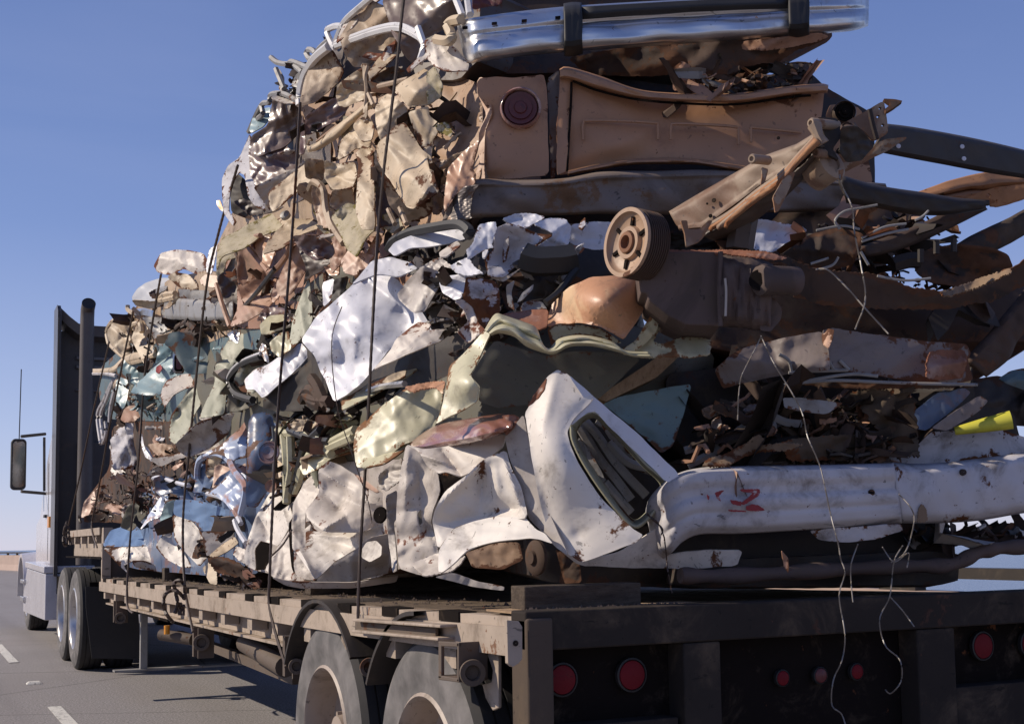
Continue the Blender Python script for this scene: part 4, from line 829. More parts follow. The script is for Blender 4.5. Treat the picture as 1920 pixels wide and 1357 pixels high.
# ---- D: far-left dark wreck high up
Dd = wreck('dark maroon wreck at the upper left edge, pale window frame round a black opening', (500, 280))
core(Dd, z(0, "445,395 485,280 515,215 560,185 620,195 620,330 560,380 470,410"), (1.5, .4, 0), -.15, 'darkbrown', amp=.2)
S(Dd, 'glass_panel', z(3, "360,590 440,600 530,625 550,720 550,780 430,890 240,960 215,900 235,820 330,760"), 'S', .08, 'dustglass', .25, seed=3)
S(Dd, 'glossy_panel', z(3, "235,830 330,860 430,880 520,940 560,930 530,1010 400,1080 260,1130 220,1050 213,920"), 'L', .12, 'maroon', .22, seed=4)
S(Dd, 'glossy_panel', z(3, "540,690 560,860 550,930 520,940 530,780"), 'S', .1, 'maroon', .2)
S(Dd, 'window_frame', z(3, "160,950 225,800 240,1090 320,1250 345,1285 260,1260 210,1190 190,1060 155,1045 105,1130 90,1280 140,1340 120,1370 60,1290 50,1090 90,1000"), 'L', .15, 'shadewhite', .10)
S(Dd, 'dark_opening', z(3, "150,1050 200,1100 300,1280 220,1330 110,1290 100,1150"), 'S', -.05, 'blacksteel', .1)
S(Dd, 'sill_panel', z(3, "330,1160 560,990 600,1000 590,1100 470,1190 360,1285 340,1250"), 'L', .18, 'cream', .12)
S(Dd, 'sill_end', z(3, "240,1130 520,1010 540,960 560,985 330,1160 345,1285 290,1200"), 'D', .14, 'greywhite', .15)
S(Dd, 'mirror_housing', z(3, "215,790 240,710 290,660 345,650 340,720 300,770 230,805"), 'L', .12, 'lightteal', .12)
S(Dd, 'lamp_housing', z(3, "470,520 500,450 550,425 560,470 530,540"), 'S', .1, 'greysteel', .2)
tubes(Dd, 'bent_trim', [z(3, "215,800 290,640 340,620 350,575 430,570 525,620"), z(3, "350,350 390,380 450,390 480,375 570,410"), z(3, "380,420 400,470 430,540"), z(3, "465,400 490,398 540,440"), z(3, "570,310 565,330 590,360 620,330 600,305 575,303"), z(3, "600,370 640,300 700,245"), z(3, "290,640 300,690 270,720")], .016, 'greysteel', off=.16)
S(Dd, 'torn_flap', z(3, "370,420 400,418 430,470 420,560 395,540 405,480"), 'L', .1, 'greywhite', .2)
S(Dd, 'torn_flap', z(3, "348,350 385,375 450,385 440,398 385,392 355,372"), 'L', .1, 'greysteel', .2)
S(Dd, 'panel', z(3, "350,590 400,565 520,600 530,630 440,625 360,600"), 'U', .14, 'oldwhite', .15)
S(Dd, 'amber_marker', z(3, "20,1215 40,1212 58,1260 60,1283 40,1270 20,1240"), 'L', .1, 'amber', .05)
clutter(Dd, z(3, "430,560 450,430 560,380 560,420 600,360 700,250 700,290 560,440 530,560"), 40, ['greysteel', 'blacksteel', 'oldwhite'], (-.02, .12), (.03, .08), 9)
# ---- E: mossy car and brown crumpled one
E = wreck('cream car roof thick with moss, pushed flat above the brown wreck', (500, 400))
core(E, z(0, "402,470 440,390 560,370 700,400 770,440 770,500 640,500 560,450 420,480"), (1.4, .5, 0), -.16, 'beige', amp=.2)
S(E, 'roof_panel', z(13, "150,450 250,390 400,330 440,290 500,260 600,240 640,330 660,390 560,430 400,450 290,490 200,560 60,610 20,700 20,600 60,490"), 'U', .14, 'moss', .14, seed=21)
S(E, 'roof_side', z(13, "20,600 60,560 160,540 150,620 80,640 60,740 20,740"), 'S', .16, 'moss', .12)
S(E, 'panel_cone', z(13, "310,600 350,500 480,380 640,370 690,430 560,470 500,520 420,570"), 'U', .20, 'cream', .12)
S(E, 'mossy_corner', z(13, "745,360 850,290 930,280 1010,330 1030,440 970,500 910,620 850,570 790,440"), 'L', .24, 'moss', .18, seed=22)
S(E, 'fold', z(13, "770,330 850,270 935,300 930,350 860,380 790,370"), 'D', .26, 'moss', .2)
S(E, 'strap_end', z(13, "650,495 700,470 780,460 760,480 690,500"), 'U', .2, 'greywhite', .1)
MB().lathe([(-.01, .027), (.010, .027), (.014, .018), (.016, .001)], P(np.array(535.), np.array(404.), .24), (-.6, -.6, .5), 20).build('cap', 'greysteel', E)
tubes(E, 'pillar', [z(13, "610,190 640,140 700,190 720,330 760,450"), z(13, "740,340 760,420 830,530")], .018, 'beige', off=.22)
E2 = wreck('brown wreck folded into sharp pink and copper creases', (500, 530))
core(E2, z(0, "405,530 440,450 560,430 780,450 790,520 700,600 560,620 440,615"), (1.4, .5, 0), -.17, 'brown', amp=.24)
S(E2, 'body_panel', z(13, "160,540 220,490 290,580 340,700 190,800 150,780 150,650"), 'S', .18, 'brown', .16, seed=31)
S(E2, 'body_panel', z(13, "150,790 200,940 350,770 405,870 330,960 200,1030 105,1062 150,950"), 'U', .22, 'pinkbrown', .14, seed=32)  # bright face of the same brown panel, its light painted as pinker brown
S(E2, 'body_panel', z(13, "150,790 190,800 340,700 355,765 200,940"), 'S', .16, 'brown', .10)
S(E2, 'body_panel', z(13, "230,500 300,480 360,490 400,560 350,700 300,640"), 'L', .18, 'copper', .2)
S(E2, 'body_panel', z(13, "520,530 610,600 580,720 500,850 430,880 400,820 400,780 450,680"), 'S', .16, 'brown', .16)
S(E2, 'body_panel', z(13, "500,480 640,475 770,500 770,620 640,640 540,560"), 'D', .10, 'maroon', .25)
S(E2, 'body_panel', z(13, "540,560 640,640 760,630 700,700 620,740 570,800 590,690"), 'S', .10, 'darkbrown', .25)
S(E2, 'body_panel', z(13, "750,500 790,465 850,570 830,640 750,725 740,640 775,590"), 'S', .20, 'brown', .2)
S(E2, 'body_panel', z(13, "810,640 860,570 940,590 1025,605 980,680 900,735 830,715"), 'L', .22, 'pinkbrown', .14)
S(E2, 'body_panel', z(13, "20,745 80,700 150,560 152,960 110,1010 70,900 30,790"), 'S', .08, 'darkbrown', .2)
S(E2, 'body_panel', z(13, "700,680 740,670 800,640 800,730 740,735"), 'S', .16, 'copper', .2)
tubes(E2, 'wiper_arm', z(13, "190,940 270,850 340,760 390,690"), .014, 'plastic', off=.30)
tubes(E2, 'bent_trim', [z(13, "300,480 240,500 215,540 260,600 350,710"), z(13, "500,520 470,600 400,690 350,720"), z(13, "105,1060 60,930 20,790")], .016, 'brown', off=.24)
clutter(E2, z(0, "420,520 560,440 760,450 780,500 640,600 460,610"), 70, ['brown', 'darkbrown', 'copper'], (-.12, .0), (.04, .12), 12)
# ---- N: far left top
N_ = wreck('pale cream wreck high near the cab with a blue and green striped panel', (300, 540))
core(N_, z(0, "232,650 238,600 262,565 322,520 400,505 440,560 440,620 400,640 300,660 245,680"), (1.6, .3, 0), -.15, 'beige', amp=.2)
S(N_, 'bonnet', z(4, "350,190 390,110 480,90 560,92 650,115 685,170 670,250 600,240 530,205 480,230 460,245 420,240 370,225"), 'L', .12, 'oldwhite', .14)
S(N_, 'bonnet_fold', z(4, "430,255 480,225 560,240 640,330 560,335 500,320"), 'S', .14, 'cream', .2)
S(N_, 'striped_panel', z(4, "215,380 250,325 300,290 400,262 480,262 505,310 420,390 340,402 230,405"), 'S', .12, 'striped', .06)
S(N_, 'panel', z(4, "215,395 340,402 430,392 500,390 480,420 330,450 240,430"), 'D', .12, 'cream', .1)
loft(N_, 'bumper', z(4, "415,400 425,378 500,385 650,395 830,405"), z(4, "418,500 440,512 500,515 650,522 830,515"), [(0, -.06), (.12, .03), (.5, .045), (.85, .03), (1, -.06)], 'greysteel', off=.10, n=40, label='thick grey bumper bar')
S(N_, 'box_panel', z(4, "495,325 600,335 760,340 760,398 500,385"), 'S', .04, 'greysteel', .05)
S(N_, 'post_end', z(4, "628,270 660,240 745,250 745,325 660,312 635,300"), 'L', .12, 'pinkbrown', .06)
S(N_, 'pale_strip', z(4, "665,180 690,85 735,58 720,150 700,240 670,232"), 'L', .14, 'coolwhite', .08)
S(N_, 'door_shell', z(1, "805,300 870,230 960,205 1040,240 1000,330 960,380 985,480 1060,560 1080,580 960,520 900,500 830,420 805,370"), 'S', .02, 'cream', .2)
S(N_, 'door_shell', z(1, "1040,230 1110,300 1175,440 1130,540 1080,575 1030,480 985,380 1010,290"), 'L', .10, 'cream', .14)
S(N_, 'grey_side', z(1, "1060,215 1140,215 1310,235 1310,330 1220,430 1180,430 1120,310"), 'S', .0, 'greysteel', .12)
loft(N_, 'bright_trim', z(1, "1010,160 1080,150 1160,172"), z(1, "1008,205 1080,205 1150,222"), [(0, 0), (.3, .02), (.7, .02), (1, 0)], 'dullchrome', off=.12, n=12)
tubes(N_, 'bent_pipe', [z(1, "815,420 800,330 830,260 900,225 960,235"), z(1, "820,420 870,470 930,520"), z(1, "985,400 970,320 1000,270 1050,270 1060,330"), z(1, "955,130 960,165 1000,190"), z(1, "1190,90 1230,50 1310,40"), z(1, "1170,70 1210,90 1310,70"), z(1, "980,560 1060,540 1160,500")], .022, 'cream', off=.14)
clutter(N_, z(1, "820,290 1000,210 1300,240 1700,250 1700,330 1400,330 1200,420 1150,520 960,480"), 110, ['cream', 'darkrust', 'brown', 'oldwhite'], (-.12, .12), (.04, .13), 14)
tubes(N_, 'frayed_lump', [z(1, "1380,260 1350,330 1400,380 1470,330 1420,270"), z(1, "1340,350 1400,330 1480,350 1470,420"), z(1, "1330,300 1420,250")], .03, 'darkrust', off=.06)
# ---- M: teal
Mt = wreck('teal wreck with an upright rectangular tail light in a chrome bezel', (330, 690))
core(Mt, z(0, "188,690 230,650 300,620 420,620 520,600 520,650 420,790 300,790 200,785 185,740"), (1.5, .3, 0), -.16, 'darkteal', amp=.18)
S(Mt, 'rear_panel', z(1, "1230,420 1270,335 1340,325 1400,345 1700,400 1690,500 1680,630 1400,645 1300,480"), 'Q', .04, 'darkteal', .07)
S(Mt, 'quarter_panel', z(1, "975,780 1000,740 1060,680 1180,570 1290,478 1400,500 1400,645 1300,660 1250,740 1200,800 1080,800"), 'U', .14, 'lightteal', .10, cp=[(316, 682, .2), (345, 665, .2), (250, 735, -.1)])
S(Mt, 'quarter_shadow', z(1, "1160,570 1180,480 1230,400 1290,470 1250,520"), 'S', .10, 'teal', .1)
q = np.array(z(1, "1310,475 1370,478 1392,500 1385,600 1370,640 1310,640 1290,620 1292,500")); cxy = q.mean(0)
S(Mt, 'light_bezel', [tuple(p) for p in q], 'C', .36, 'dullchrome', .0, curl=.6, seed=1)
S(Mt, 'tail_light', [tuple(cxy+(p-cxy)*(.74, .82, 1)) for p in q], 'C', .40, 'recess', .0, curl=.3)
S(Mt, 'lens', [tuple(cxy+(p-cxy)*(.45, .6, 1)) for p in q], 'C', .43, 'redlensdark', .0, curl=.3)
S(Mt, 'red_spot', z(1, "1170,590 1200,570 1215,600 1190,640 1165,625"), 'U', .34, 'redpaint', .1)
S(Mt, 'torn_panel', z(1, "870,640 880,580 920,530 990,570 1070,650 1080,680 1010,730 960,690 900,665"), 'S', .14, 'teal', .2)
S(Mt, 'torn_panel', z(1, "870,690 930,650 975,660 965,760 950,840 915,935 875,880 865,760"), 'L', .16, 'lightteal', .2)
S(Mt, 'torn_panel', z(1, "940,640 990,640 1000,760 970,850 950,840 965,740"), 'Q', .18, 'sage', .2)
S(Mt, 'torn_panel', z(1, "880,880 930,930 960,990 900,995 875,950"), 'S', .1, 'lightteal', .2)
S(Mt, 'seat_foam', z(1, "900,985 930,900 1000,855 1065,880 1050,960 1000,1000 930,1005"), 'U', .06, 'brown', .14)
loft(Mt, 'cream_rail', z(1, "695,605 790,600 850,585 920,520 1000,485 1045,480"), z(1, "697,650 800,640 860,625 930,575 1000,555 1055,545"), [(0, -.05), (.2, .06), (.6, .08), (1, -.03)], 'cream', off=.24, n=30)
S(Mt, 'wheel_arch_trim', z(4, "390,980 405,920 430,880 540,840 690,850 620,910 540,930 470,970 440,1010 415,1050"), 'U', .16, 'oldwhite', .08)
tubes(Mt, 'bent_strip', [z(1, "840,700 780,830 730,950 755,1165"), z(1, "850,690 800,830 755,950 775,1130"), z(1, "860,760 830,880 820,1000"), z(1, "790,1000 795,1080 770,1160"), z(1, "700,640 790,640 870,655")], .020, 'shadewhite', off=.20)
S(Mt, 'under_lip', z(1, "1010,790 1200,800 1180,880 1130,920 1060,900"), 'D', .04, 'darkteal', .15)
clutter(Mt, z(1, "860,700 1200,800 1260,720 1240,1000 900,1010"), 70, ['brown', 'darkrust', 'teal', 'cream'], (-.1, .06), (.04, .12), 17)
# ---- O: small white/red engine-ish wreck
O_ = wreck('small white wreck with tangled rusty engine parts at the far lower left', (230, 850))
core(O_, z(0, "155,975 165,930 205,880 210,800 250,790 340,790 340,850 350,900 300,985"), (1.6, .3, 0), -.16, 'darkrust', amp=.2)
S(O_, 'crumpled_skin', z(1, "825,1130 880,1060 930,1010 1010,1010 1080,1045 1060,1130 1050,1180 1050,1290 960,1357 840,1360 830,1210"), 'S', .14, 'shadewhite', .26, jag=1, seed=41)
S(O_, 'crumpled_skin', z(1, "1060,1098 1075,1170 1110,1200 1160,1300 1090,1270 1062,1200"), 'L', .22, 'coolwhite', .1)
S(O_, 'long_strip', z(1, "1085,1030 1250,1025 1250,1060 1085,1060"), 'S', .04, 'greywhite', .1)
S(O_, 'rusty_pan', z(1, "1100,1165 1200,1160 1370,1185 1300,1240 1200,1258 1150,1230"), 'U', .10, 'tan', .25, jag=.8)
S(O_, 'rim_strip', z(0, "280,860 330,850 400,830 480,820 490,828 400,845 330,862 300,875"), 'L', .16, 'greywhite', .15)
S(O_, 'ruffled_skin', z(5, "80,120 130,80 150,120 135,200 160,260 200,300 110,300 90,270 110,200"), 'L', .18, 'white', .3, jag=.8)
S(O_, 'engine_cover', z(2, "412,300 430,220 480,165 525,145 545,165 480,230 450,300"), 'L', .10, 'pinkbrown', .14)
S(O_, 'engine_cover', z(2, "530,250 560,225 610,235 660,250 640,270 600,290 560,265"), 'U', .12, 'pinkbrown', .25)
S(O_, 'tray', z(2, "430,290 640,260 620,310 560,325 430,325"), 'S', .0, 'darkrust', .1)
clutter(O_, z(0, "165,965 170,920 200,885 290,880 330,900 300,960 240,975"), 150, ['darkrust', 'pinkbrown', 'rustbrown', 'greywhite'], (-.10, .14), (.05, .13), 19, 'tangled_engine_scrap', .55)
clutter(O_, z(0, "290,830 380,830 400,860 300,880"), 40, ['darkrust', 'tan', 'rustbrown'], (-.05, .12), (.04, .1), 20)
# ---- P: sage green
Pp_ = wreck('sage green wreck crumpled between the teal car and the big white one', (500, 680))
core(Pp_, z(0, "315,800 400,640 520,580 620,500 720,500 700,620 540,790 460,860 340,860"), (1.4, .6, 0), -.17, 'olive', amp=.2)
S(Pp_, 'door_skin', z(4, "800,640 830,615 900,590 960,570 1005,605 960,640 900,760 800,860 790,960 775,1085 700,1100 620,1112 670,1000 720,900 722,780 760,700"), 'L', .16, 'sage', .16, seed=51)
S(Pp_, 'panel_fin', z(4, "1170,640 1190,520 1240,380 1290,240 1305,400 1312,520 1260,610 1190,690"), 'L', .22, 'sage', .10)
S(Pp_, 'panel', z(4, "1000,600 990,545 1050,490 1140,480 1155,555 1060,600"), 'U', .14, 'palegreen', .12)
S(Pp_, 'panel', z(4, "1050,650 1160,560 1185,690 1110,742 1060,700"), 'L', .16, 'palegreen', .14)
S(Pp_, 'wing', z(4, "440,1240 448,1100 520,1000 640,880 712,868 650,1000 600,1080 570,1180 480,1270"), 'L', .20, 'sage', .2, seed=53)
S(Pp_, 'wing_edge', z(4, "620,1110 700,1020 780,1080 770,1095 700,1110 640,1125"), 'U', .22, 'oldwhite', .3, jag=1)
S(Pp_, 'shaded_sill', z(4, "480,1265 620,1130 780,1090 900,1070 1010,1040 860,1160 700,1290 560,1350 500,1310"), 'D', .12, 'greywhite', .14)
S(Pp_, 'hollow', z(4, "860,870 960,760 1000,760 1010,990 940,1040 860,1070 780,1080 800,960"), 'S', -.02, 'olive', .15)
S(Pp_, 'inner_panel', z(4, "900,740 1000,700 1080,740 1000,840 960,960 880,950 830,880"), 'Q', .08, 'sage', .18)
tubes(Pp_, 'window_rubber', z(4, "1000,735 900,775 830,840 812,900 850,965 950,1000"), .022, 'rubber', off=.28)
tubes(Pp_, 'window_trim', z(4, "1000,720 890,765 815,830 800,900 840,975"), .012, 'trimwhite', off=.30)
S(Pp_, 'lamp_rim', z(4, "985,700 1005,655 1030,670 1050,780 1020,760"), 'L', .24, 'dullchrome', .2)
S(Pp_, 'end_panel', z(4, "790,600 850,570 870,600 860,660 820,640"), 'S', .2, 'dullchrome', .4)
S(Pp_, 'white_strip', z(4, "1370,290 1440,265 1445,330 1420,400 1375,440"), 'L', .12, 'coolwhite', .1)
S(Pp_, 'dark_panel', z(4, "1440,270 1530,250 1500,350 1440,420 1425,400"), 'S', .06, 'blacksteel', .2)
clutter(Pp_, z(4, "800,870 1000,650 1340,300 1520,300 1300,600 1000,1040 780,1080"), 120, ['sage', 'darkrust', 'olive', 'greywhite'], (-.15, .0), (.04, .13), 23)
# ---- F: big white
Fw = wreck('large bright white wreck crushed into smooth folds at mid height', (680, 600))
core(Fw, z(0, "490,745 560,640 640,560 740,450 880,430 1150,415 1190,520 1050,600 940,650 850,700 700,760 560,775"), (.8, 1.2, 0), -.17, 'blacksteel', amp=.1)
S(Fw, 'bonnet', z(0, "564,638 592,595 625,566 660,535 672,522 701,512 742,520 775,560 800,597 812,625 775,660 748,670 731,654 701,691 674,722 650,740 626,753 613,719 600,695 589,666"), 'L', .26, 'coolwhite', .17, seed=64, cp=[(655, 640, .18), (700, 560, .10), (620, 690, -.12), (760, 600, -.05), (690, 650, -.04)], dens=1.3, label='bright white bonnet with broad folds', edge=.25, curl=.10, rid=z(13, '920,740 1180,910,-.05 1180,910 1240,1020,-.05 745,930 760,1320,.035 790,1190 840,1350,-.045 560,1150 660,1240,.05 900,1110 890,1300,.04'), fold=.35)
S(Fw, 'bonnet_top', z(13, "880,790 960,700 1010,640 1130,615 1250,650 1300,690 1180,740 1040,725 940,765"), 'U', .20, 'coolwhite', .14, edge=.25, curl=.10)
S(Fw, 'side_panel', z(13, "1170,850 1240,760 1330,670 1430,705 1435,800 1345,965 1270,975 1180,885"), 'S', .20, 'greywhite', .16, cp=[(763, 540, -.12)], edge=.25, curl=.10)
S(Fw, 'side_panel', z(13, "1450,740 1600,725 1610,850 1530,893 1460,810"), 'L', .14, 'coolwhite', .22, edge=.25, curl=.10)
S(Fw, 'door_frame', z(13, "1110,575 1150,525 1250,480 1400,440 1560,418 1635,462 1600,505 1400,550 1250,560 1150,610"), 'L', .14, 'coolwhite', .06, edge=.25, curl=.10)
tubes(Fw, 'window_rubber', z(13, "1112,570 1150,515 1260,460 1400,430 1560,410 1632,455 1615,480"), .020, 'rubber', off=.22)
S(Fw, 'trim_block', z(7, "540,215 640,150 660,175 580,240 545,240"), 'U', .18, 'oldwhite', .1, edge=.25, curl=.10)
S(Fw, 'torn_skin', z(7, "725,170 760,60 850,45 860,80 830,170 840,190 790,200 700,260 690,200"), 'Q', .16, 'coolwhite', .16, jag=.7)
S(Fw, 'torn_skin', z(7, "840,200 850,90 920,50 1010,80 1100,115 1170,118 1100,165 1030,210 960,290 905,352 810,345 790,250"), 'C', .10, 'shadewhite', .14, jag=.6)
S(Fw, 'torn_skin', z(7, "890,30 960,0 1060,0 1130,20 1060,60 1000,90 930,60"), 'CU', .06, 'coolwhite', .16, jag=.7)
S(Fw, 'torn_skin', z(7, "1060,60 1150,25 1240,30 1275,75 1260,165 1180,220 1100,225 1030,212 1110,165 1180,110"), 'C', .07, 'coolwhite', .12, jag=.6)
S(Fw, 'torn_skin', z(7, "1272,60 1400,45 1515,50 1490,195 1400,205 1262,165"), 'C', .03, 'coolwhite', .08, jag=.5)
S(Fw, 'torn_skin', z(7, "1120,225 1230,165 1350,190 1330,220 1200,235"), 'CD', .0, 'rustbrown', .1, jag=.6)
S(Fw, 'torn_skin', z(0, "1370,425 1430,410 1515,428 1490,460 1440,475 1370,468"), 'C', .02, 'coolwhite', .1, jag=.7, D=4.7)
S(Fw, 'rear_skin', z(7, "540,380 600,345 700,345 690,400 660,470 625,480 560,440"), 'L', .14, 'coolwhite', .22, edge=.25, curl=.10)
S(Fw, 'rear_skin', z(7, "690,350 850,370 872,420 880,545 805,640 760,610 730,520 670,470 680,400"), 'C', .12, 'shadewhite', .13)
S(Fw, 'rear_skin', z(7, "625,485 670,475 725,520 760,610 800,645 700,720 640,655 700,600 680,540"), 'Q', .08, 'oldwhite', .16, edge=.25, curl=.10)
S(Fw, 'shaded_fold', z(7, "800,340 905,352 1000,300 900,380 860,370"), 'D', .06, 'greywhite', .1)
S(Fw, 'small_folds', z(7, "430,300 540,240 600,280 640,330 560,370 500,360 440,320"), 'L', .10, 'greywhite', .4, jag=1)
S(Fw, 'small_folds', z(7, "600,290 700,240 740,300 790,330 700,345 640,330"), 'U', .12, 'coolwhite', .35, jag=.8)
S(Fw, 'lower_flap', z(7, "270,755 300,700 380,630 430,600 500,610 480,645 580,640 560,700 400,765 250,830 175,865"), 'L', .20, 'oldwhite', .12, edge=.25, curl=.10)
S(Fw, 'wing', z(4, "900,870 960,820 1050,780 1240,650 1300,720 1210,820 1010,992 960,935 910,935"), 'L', .24, 'coolwhite', .12, seed=66, edge=.25, curl=.10)
S(Fw, 'wing_end', z(4, "895,880 960,815 1050,780 1000,850 950,930 910,930"), 'S', .22, 'oldwhite', .15, edge=.25, curl=.10)
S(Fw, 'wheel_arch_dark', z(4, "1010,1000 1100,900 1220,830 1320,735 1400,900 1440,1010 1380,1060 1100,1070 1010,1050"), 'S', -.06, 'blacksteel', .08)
tubes(Fw, 'suspension_part', [z(4, "1250,1000 1290,940 1340,960 1360,1030 1300,1010"), z(4, "1310,870 1350,930 1400,1050"), z(4, "1260,960 1330,1000 1420,1010")], .03, 'darkrust', off=.02)
tubes(Fw, 'hose', z(7, "1010,240 1080,265 1150,265 1230,260 1290,245"), .055, 'rubber', off=.10); tubes(Fw, 'hose', z(7, "1270,240 1300,300 1260,360 1200,440 1130,495"), .014, 'rubber', off=.1)
S(Fw, 'inner_frame', z(7, "910,400 960,370 940,440 960,540 920,510"), 'C', .06, 'greysteel', .1)
S(Fw, 'inner_frame', z(7, "970,495 1000,440 1065,390 1060,420 1000,480"), 'C', .1, 'greysteel', .1)
S(Fw, 'scrap_lump', z(7, "990,520 1010,490 1060,480 1110,490 1140,530 1060,540 1000,545"), 'CU', .06, 'greysteel', .2)
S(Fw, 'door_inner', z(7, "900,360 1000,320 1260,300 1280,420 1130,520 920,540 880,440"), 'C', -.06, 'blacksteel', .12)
clutter(Fw, z(7, "230,200 420,180 640,330 880,370 880,640 640,660 560,640 500,600 480,480 400,300"), 160, ['coolwhite', 'greywhite', 'blacksteel', 'darkrust'], (-.14, .04), (.03, .10), 25)
clutter(Fw, z(7, "900,300 1280,240 1300,420 1000,540 900,540"), 60, ['blacksteel', 'darkrust', 'greysteel'], (-.14, .0), (.03, .10), 26)
# ---- G: pale green
G = wreck('pale green wreck with rusty orange dome and a wavy torn edge', (900, 700))
core(G, z(0, "525,790 640,755 700,720 860,700 900,630 1100,600 1250,620 1340,660 1330,760 1200,830 1000,860 900,850 700,880 560,870"), (.5, 1.5, 0), -.17, 'olive', amp=.08)
S(G, 'flank', z(0, "667,803 700,775 715,762 760,728 800,718 828,716 830,750 818,795 795,820 752,835 715,868 690,878 668,875 662,840"), 'L', .22, 'palegreen', .10, seed=71)
S(G, 'flank_lip', z(9, "0,560 120,520 200,470 330,420 390,385 410,400 330,460 240,500 120,590 0,615"), 'U', .26, 'palegreen', .1)
S(G, 'raised_panel', z(7, "530,1150 560,1050 580,960 598,842 680,770 790,650 822,668 780,760 740,850 710,892 735,930 762,965 750,1040 690,1080 600,1120 525,1160"), 'L', .30, 'palegreen', .08, seed=72, cp=[(880, 720, .12), (850, 770, 0), (893, 740, -.05)], label='pale green panel speckled with rust')
loft(G, 'wavy_edge', z(7, "795,648 850,562 900,568 1000,600 1080,640 1095,722 1150,752 1210,695 1340,678 1490,710 1570,762 1700,770"), z(7, "830,672 880,660 960,680 1030,735 1130,770 1180,775 1260,735 1380,730 1500,755 1570,775 1620,790 1720,795"), [(0, -.06), (.25, .03), (.5, .0), (.75, .06), (1, -.02)], 'palegreen', off=.28, n=90, noise_=.01, label='wavy pale green body edge')
S(G, 'inner_lip', z(7, "865,575 1000,610 1082,650 1090,722 1000,690 900,655 850,655"), 'D', .22, 'palegreen', .08)
S(G, 'rusty_dome', z(7, "1138,625 1145,560 1165,505 1210,450 1270,400 1380,352 1500,345 1640,350 1650,420 1705,470 1640,590 1565,695 1500,660 1420,620 1300,605"), (-.45, -.62, .64), .22, 'rustdome', .02, cp=[(1090, 560, .12), (1140, 555, .18), (1180, 530, .08), (1040, 590, -.1)], folds=2, soft=.3, seed=74, D=4.55, curl=.4, label='orange rusted dome shaped body panel')
S(G, 'rust_shelf', z(7, "875,560 960,545 1050,533 1145,530 1138,625 1090,645 1000,595"), 'U', .14, 'rustbrown', .1)
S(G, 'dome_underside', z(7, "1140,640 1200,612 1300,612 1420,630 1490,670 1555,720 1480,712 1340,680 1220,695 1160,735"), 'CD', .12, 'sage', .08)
S(G, 'dome_flange', z(0, "1166,655 1190,640 1215,600 1228,572 1240,580 1232,620 1215,640 1180,665"), 'Q', .22, 'palegreen', .1, D=4.45)
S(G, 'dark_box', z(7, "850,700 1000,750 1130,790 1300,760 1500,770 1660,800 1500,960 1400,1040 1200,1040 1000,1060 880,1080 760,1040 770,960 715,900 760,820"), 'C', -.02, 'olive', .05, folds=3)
S(G, 'speckled_flange', z(0, "1165,662 1200,645 1232,590 1250,592 1225,640 1240,645 1300,625 1338,640 1330,665 1290,670 1250,668 1215,672"), 'CU', .26, 'palegreen', .18, D=4.5, jag=1.2)
S(G, 'side_strip', z(7, "0,1030 60,1000 180,920 300,880 425,855 360,905 160,1010 60,1060 0,1090"), 'U', .20, 'palegreen', .12)
S(G, 'side_strip', z(7, "150,950 300,880 360,865 350,905 200,960"), 'L', .16, 'cream', .1)
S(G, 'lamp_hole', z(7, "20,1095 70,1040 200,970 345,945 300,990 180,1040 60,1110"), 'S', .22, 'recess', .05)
tubes(G, 'lamp_rim', z(7, "25,1095 70,1035 200,965 350,942"), .013, 'dullchrome', off=.3)
S(G, 'seam_rust', z(7, "345,960 430,940 500,930 575,925 560,1000 520,960 440,970 400,990"), 'U', .26, 'rustdome', .3, jag=1)
tubes(G, 'cream_tube', [z(5, "1165,50 1180,200 1185,470"), z(5, "1205,60 1210,250 1200,330 1180,470"), z(5, "1290,215 1420,140 1600,60"), z(5, "1320,180 1440,110 1610,20"), z(5, "1130,20 1190,40 1250,30 1330,60"), z(5, "1380,20 1400,100 1460,170"), z(5, "1280,250 1260,330 1230,400")], .022, 'palegreen', off=.14)
tubes(G, 'black_strip', [z(5, "1390,20 1300,110 1270,210 1240,330 1215,400"), z(5, "1110,0 1120,150 1110,330"), z(5, "1200,20 1350,80 1450,90")], .020, 'plastic', off=.18)
S(G, 'inner_panel', z(5, "1260,250 1330,180 1600,80 1600,150 1450,200 1380,260 1290,300"), 'L', .08, 'palegreen', .14)
S(G, 'inner_panel', z(5, "1120,30 1200,20 1240,60 1170,80 1165,300 1130,320"), 'L', .06, 'cream', .15)
S(G, 'inner_panel', z(4, "1170,1140 1250,1120 1400,1100 1420,1150 1330,1180 1200,1190"), 'L', .12, 'cream', .3, jag=1)
clutter(G, z(5, "1120,-20 1600,-120 1640,120 1450,200 1250,420 1180,480 1110,300"), 150, ['palegreen', 'blacksteel', 'cream', 'rustbrown'], (-.14, .08), (.04, .12), 28)
# ---- L: blue/white
Lb = wreck('blue and cream wreck with a tall rounded blue wing at the lower left', (400, 930))
core(Lb, z(0, "198,1035 260,930 300,880 380,850 470,780 520,790 530,960 490,1075 400,1080 240,1065"), (1.5, .4, 0), -.17, 'darkblue', amp=.18)
S(Lb, 'wing_top', z(5, "650,185 700,150 760,120 880,20 960,-80 950,40 940,190 870,200 850,220 800,180 740,165"), 'L', .18, 'lightblue', .10, seed=81)
S(Lb, 'tall_wing', z(5, "945,-30 970,-80 1040,-92 1090,-70 1112,0 1112,330 1060,410 1000,500 930,495 930,300 940,120"), (-.62, -.78, .05), .20, 'darkblue', .05, seed=82, curl=1.0, folds=3, cp=[(500, 850, .05), (480, 850, .12)])
c = P(np.array(504.), np.array(848.), .42); MB().lathe([(-.0, .062), (.008, .06), (.008, .054), (.002, .05), (.002, .036), (.008, .033), (.004, .02), (.0, .001)], c, (-.62, -.78, .05), 36).build('round_boss', 'darkblue', Lb)
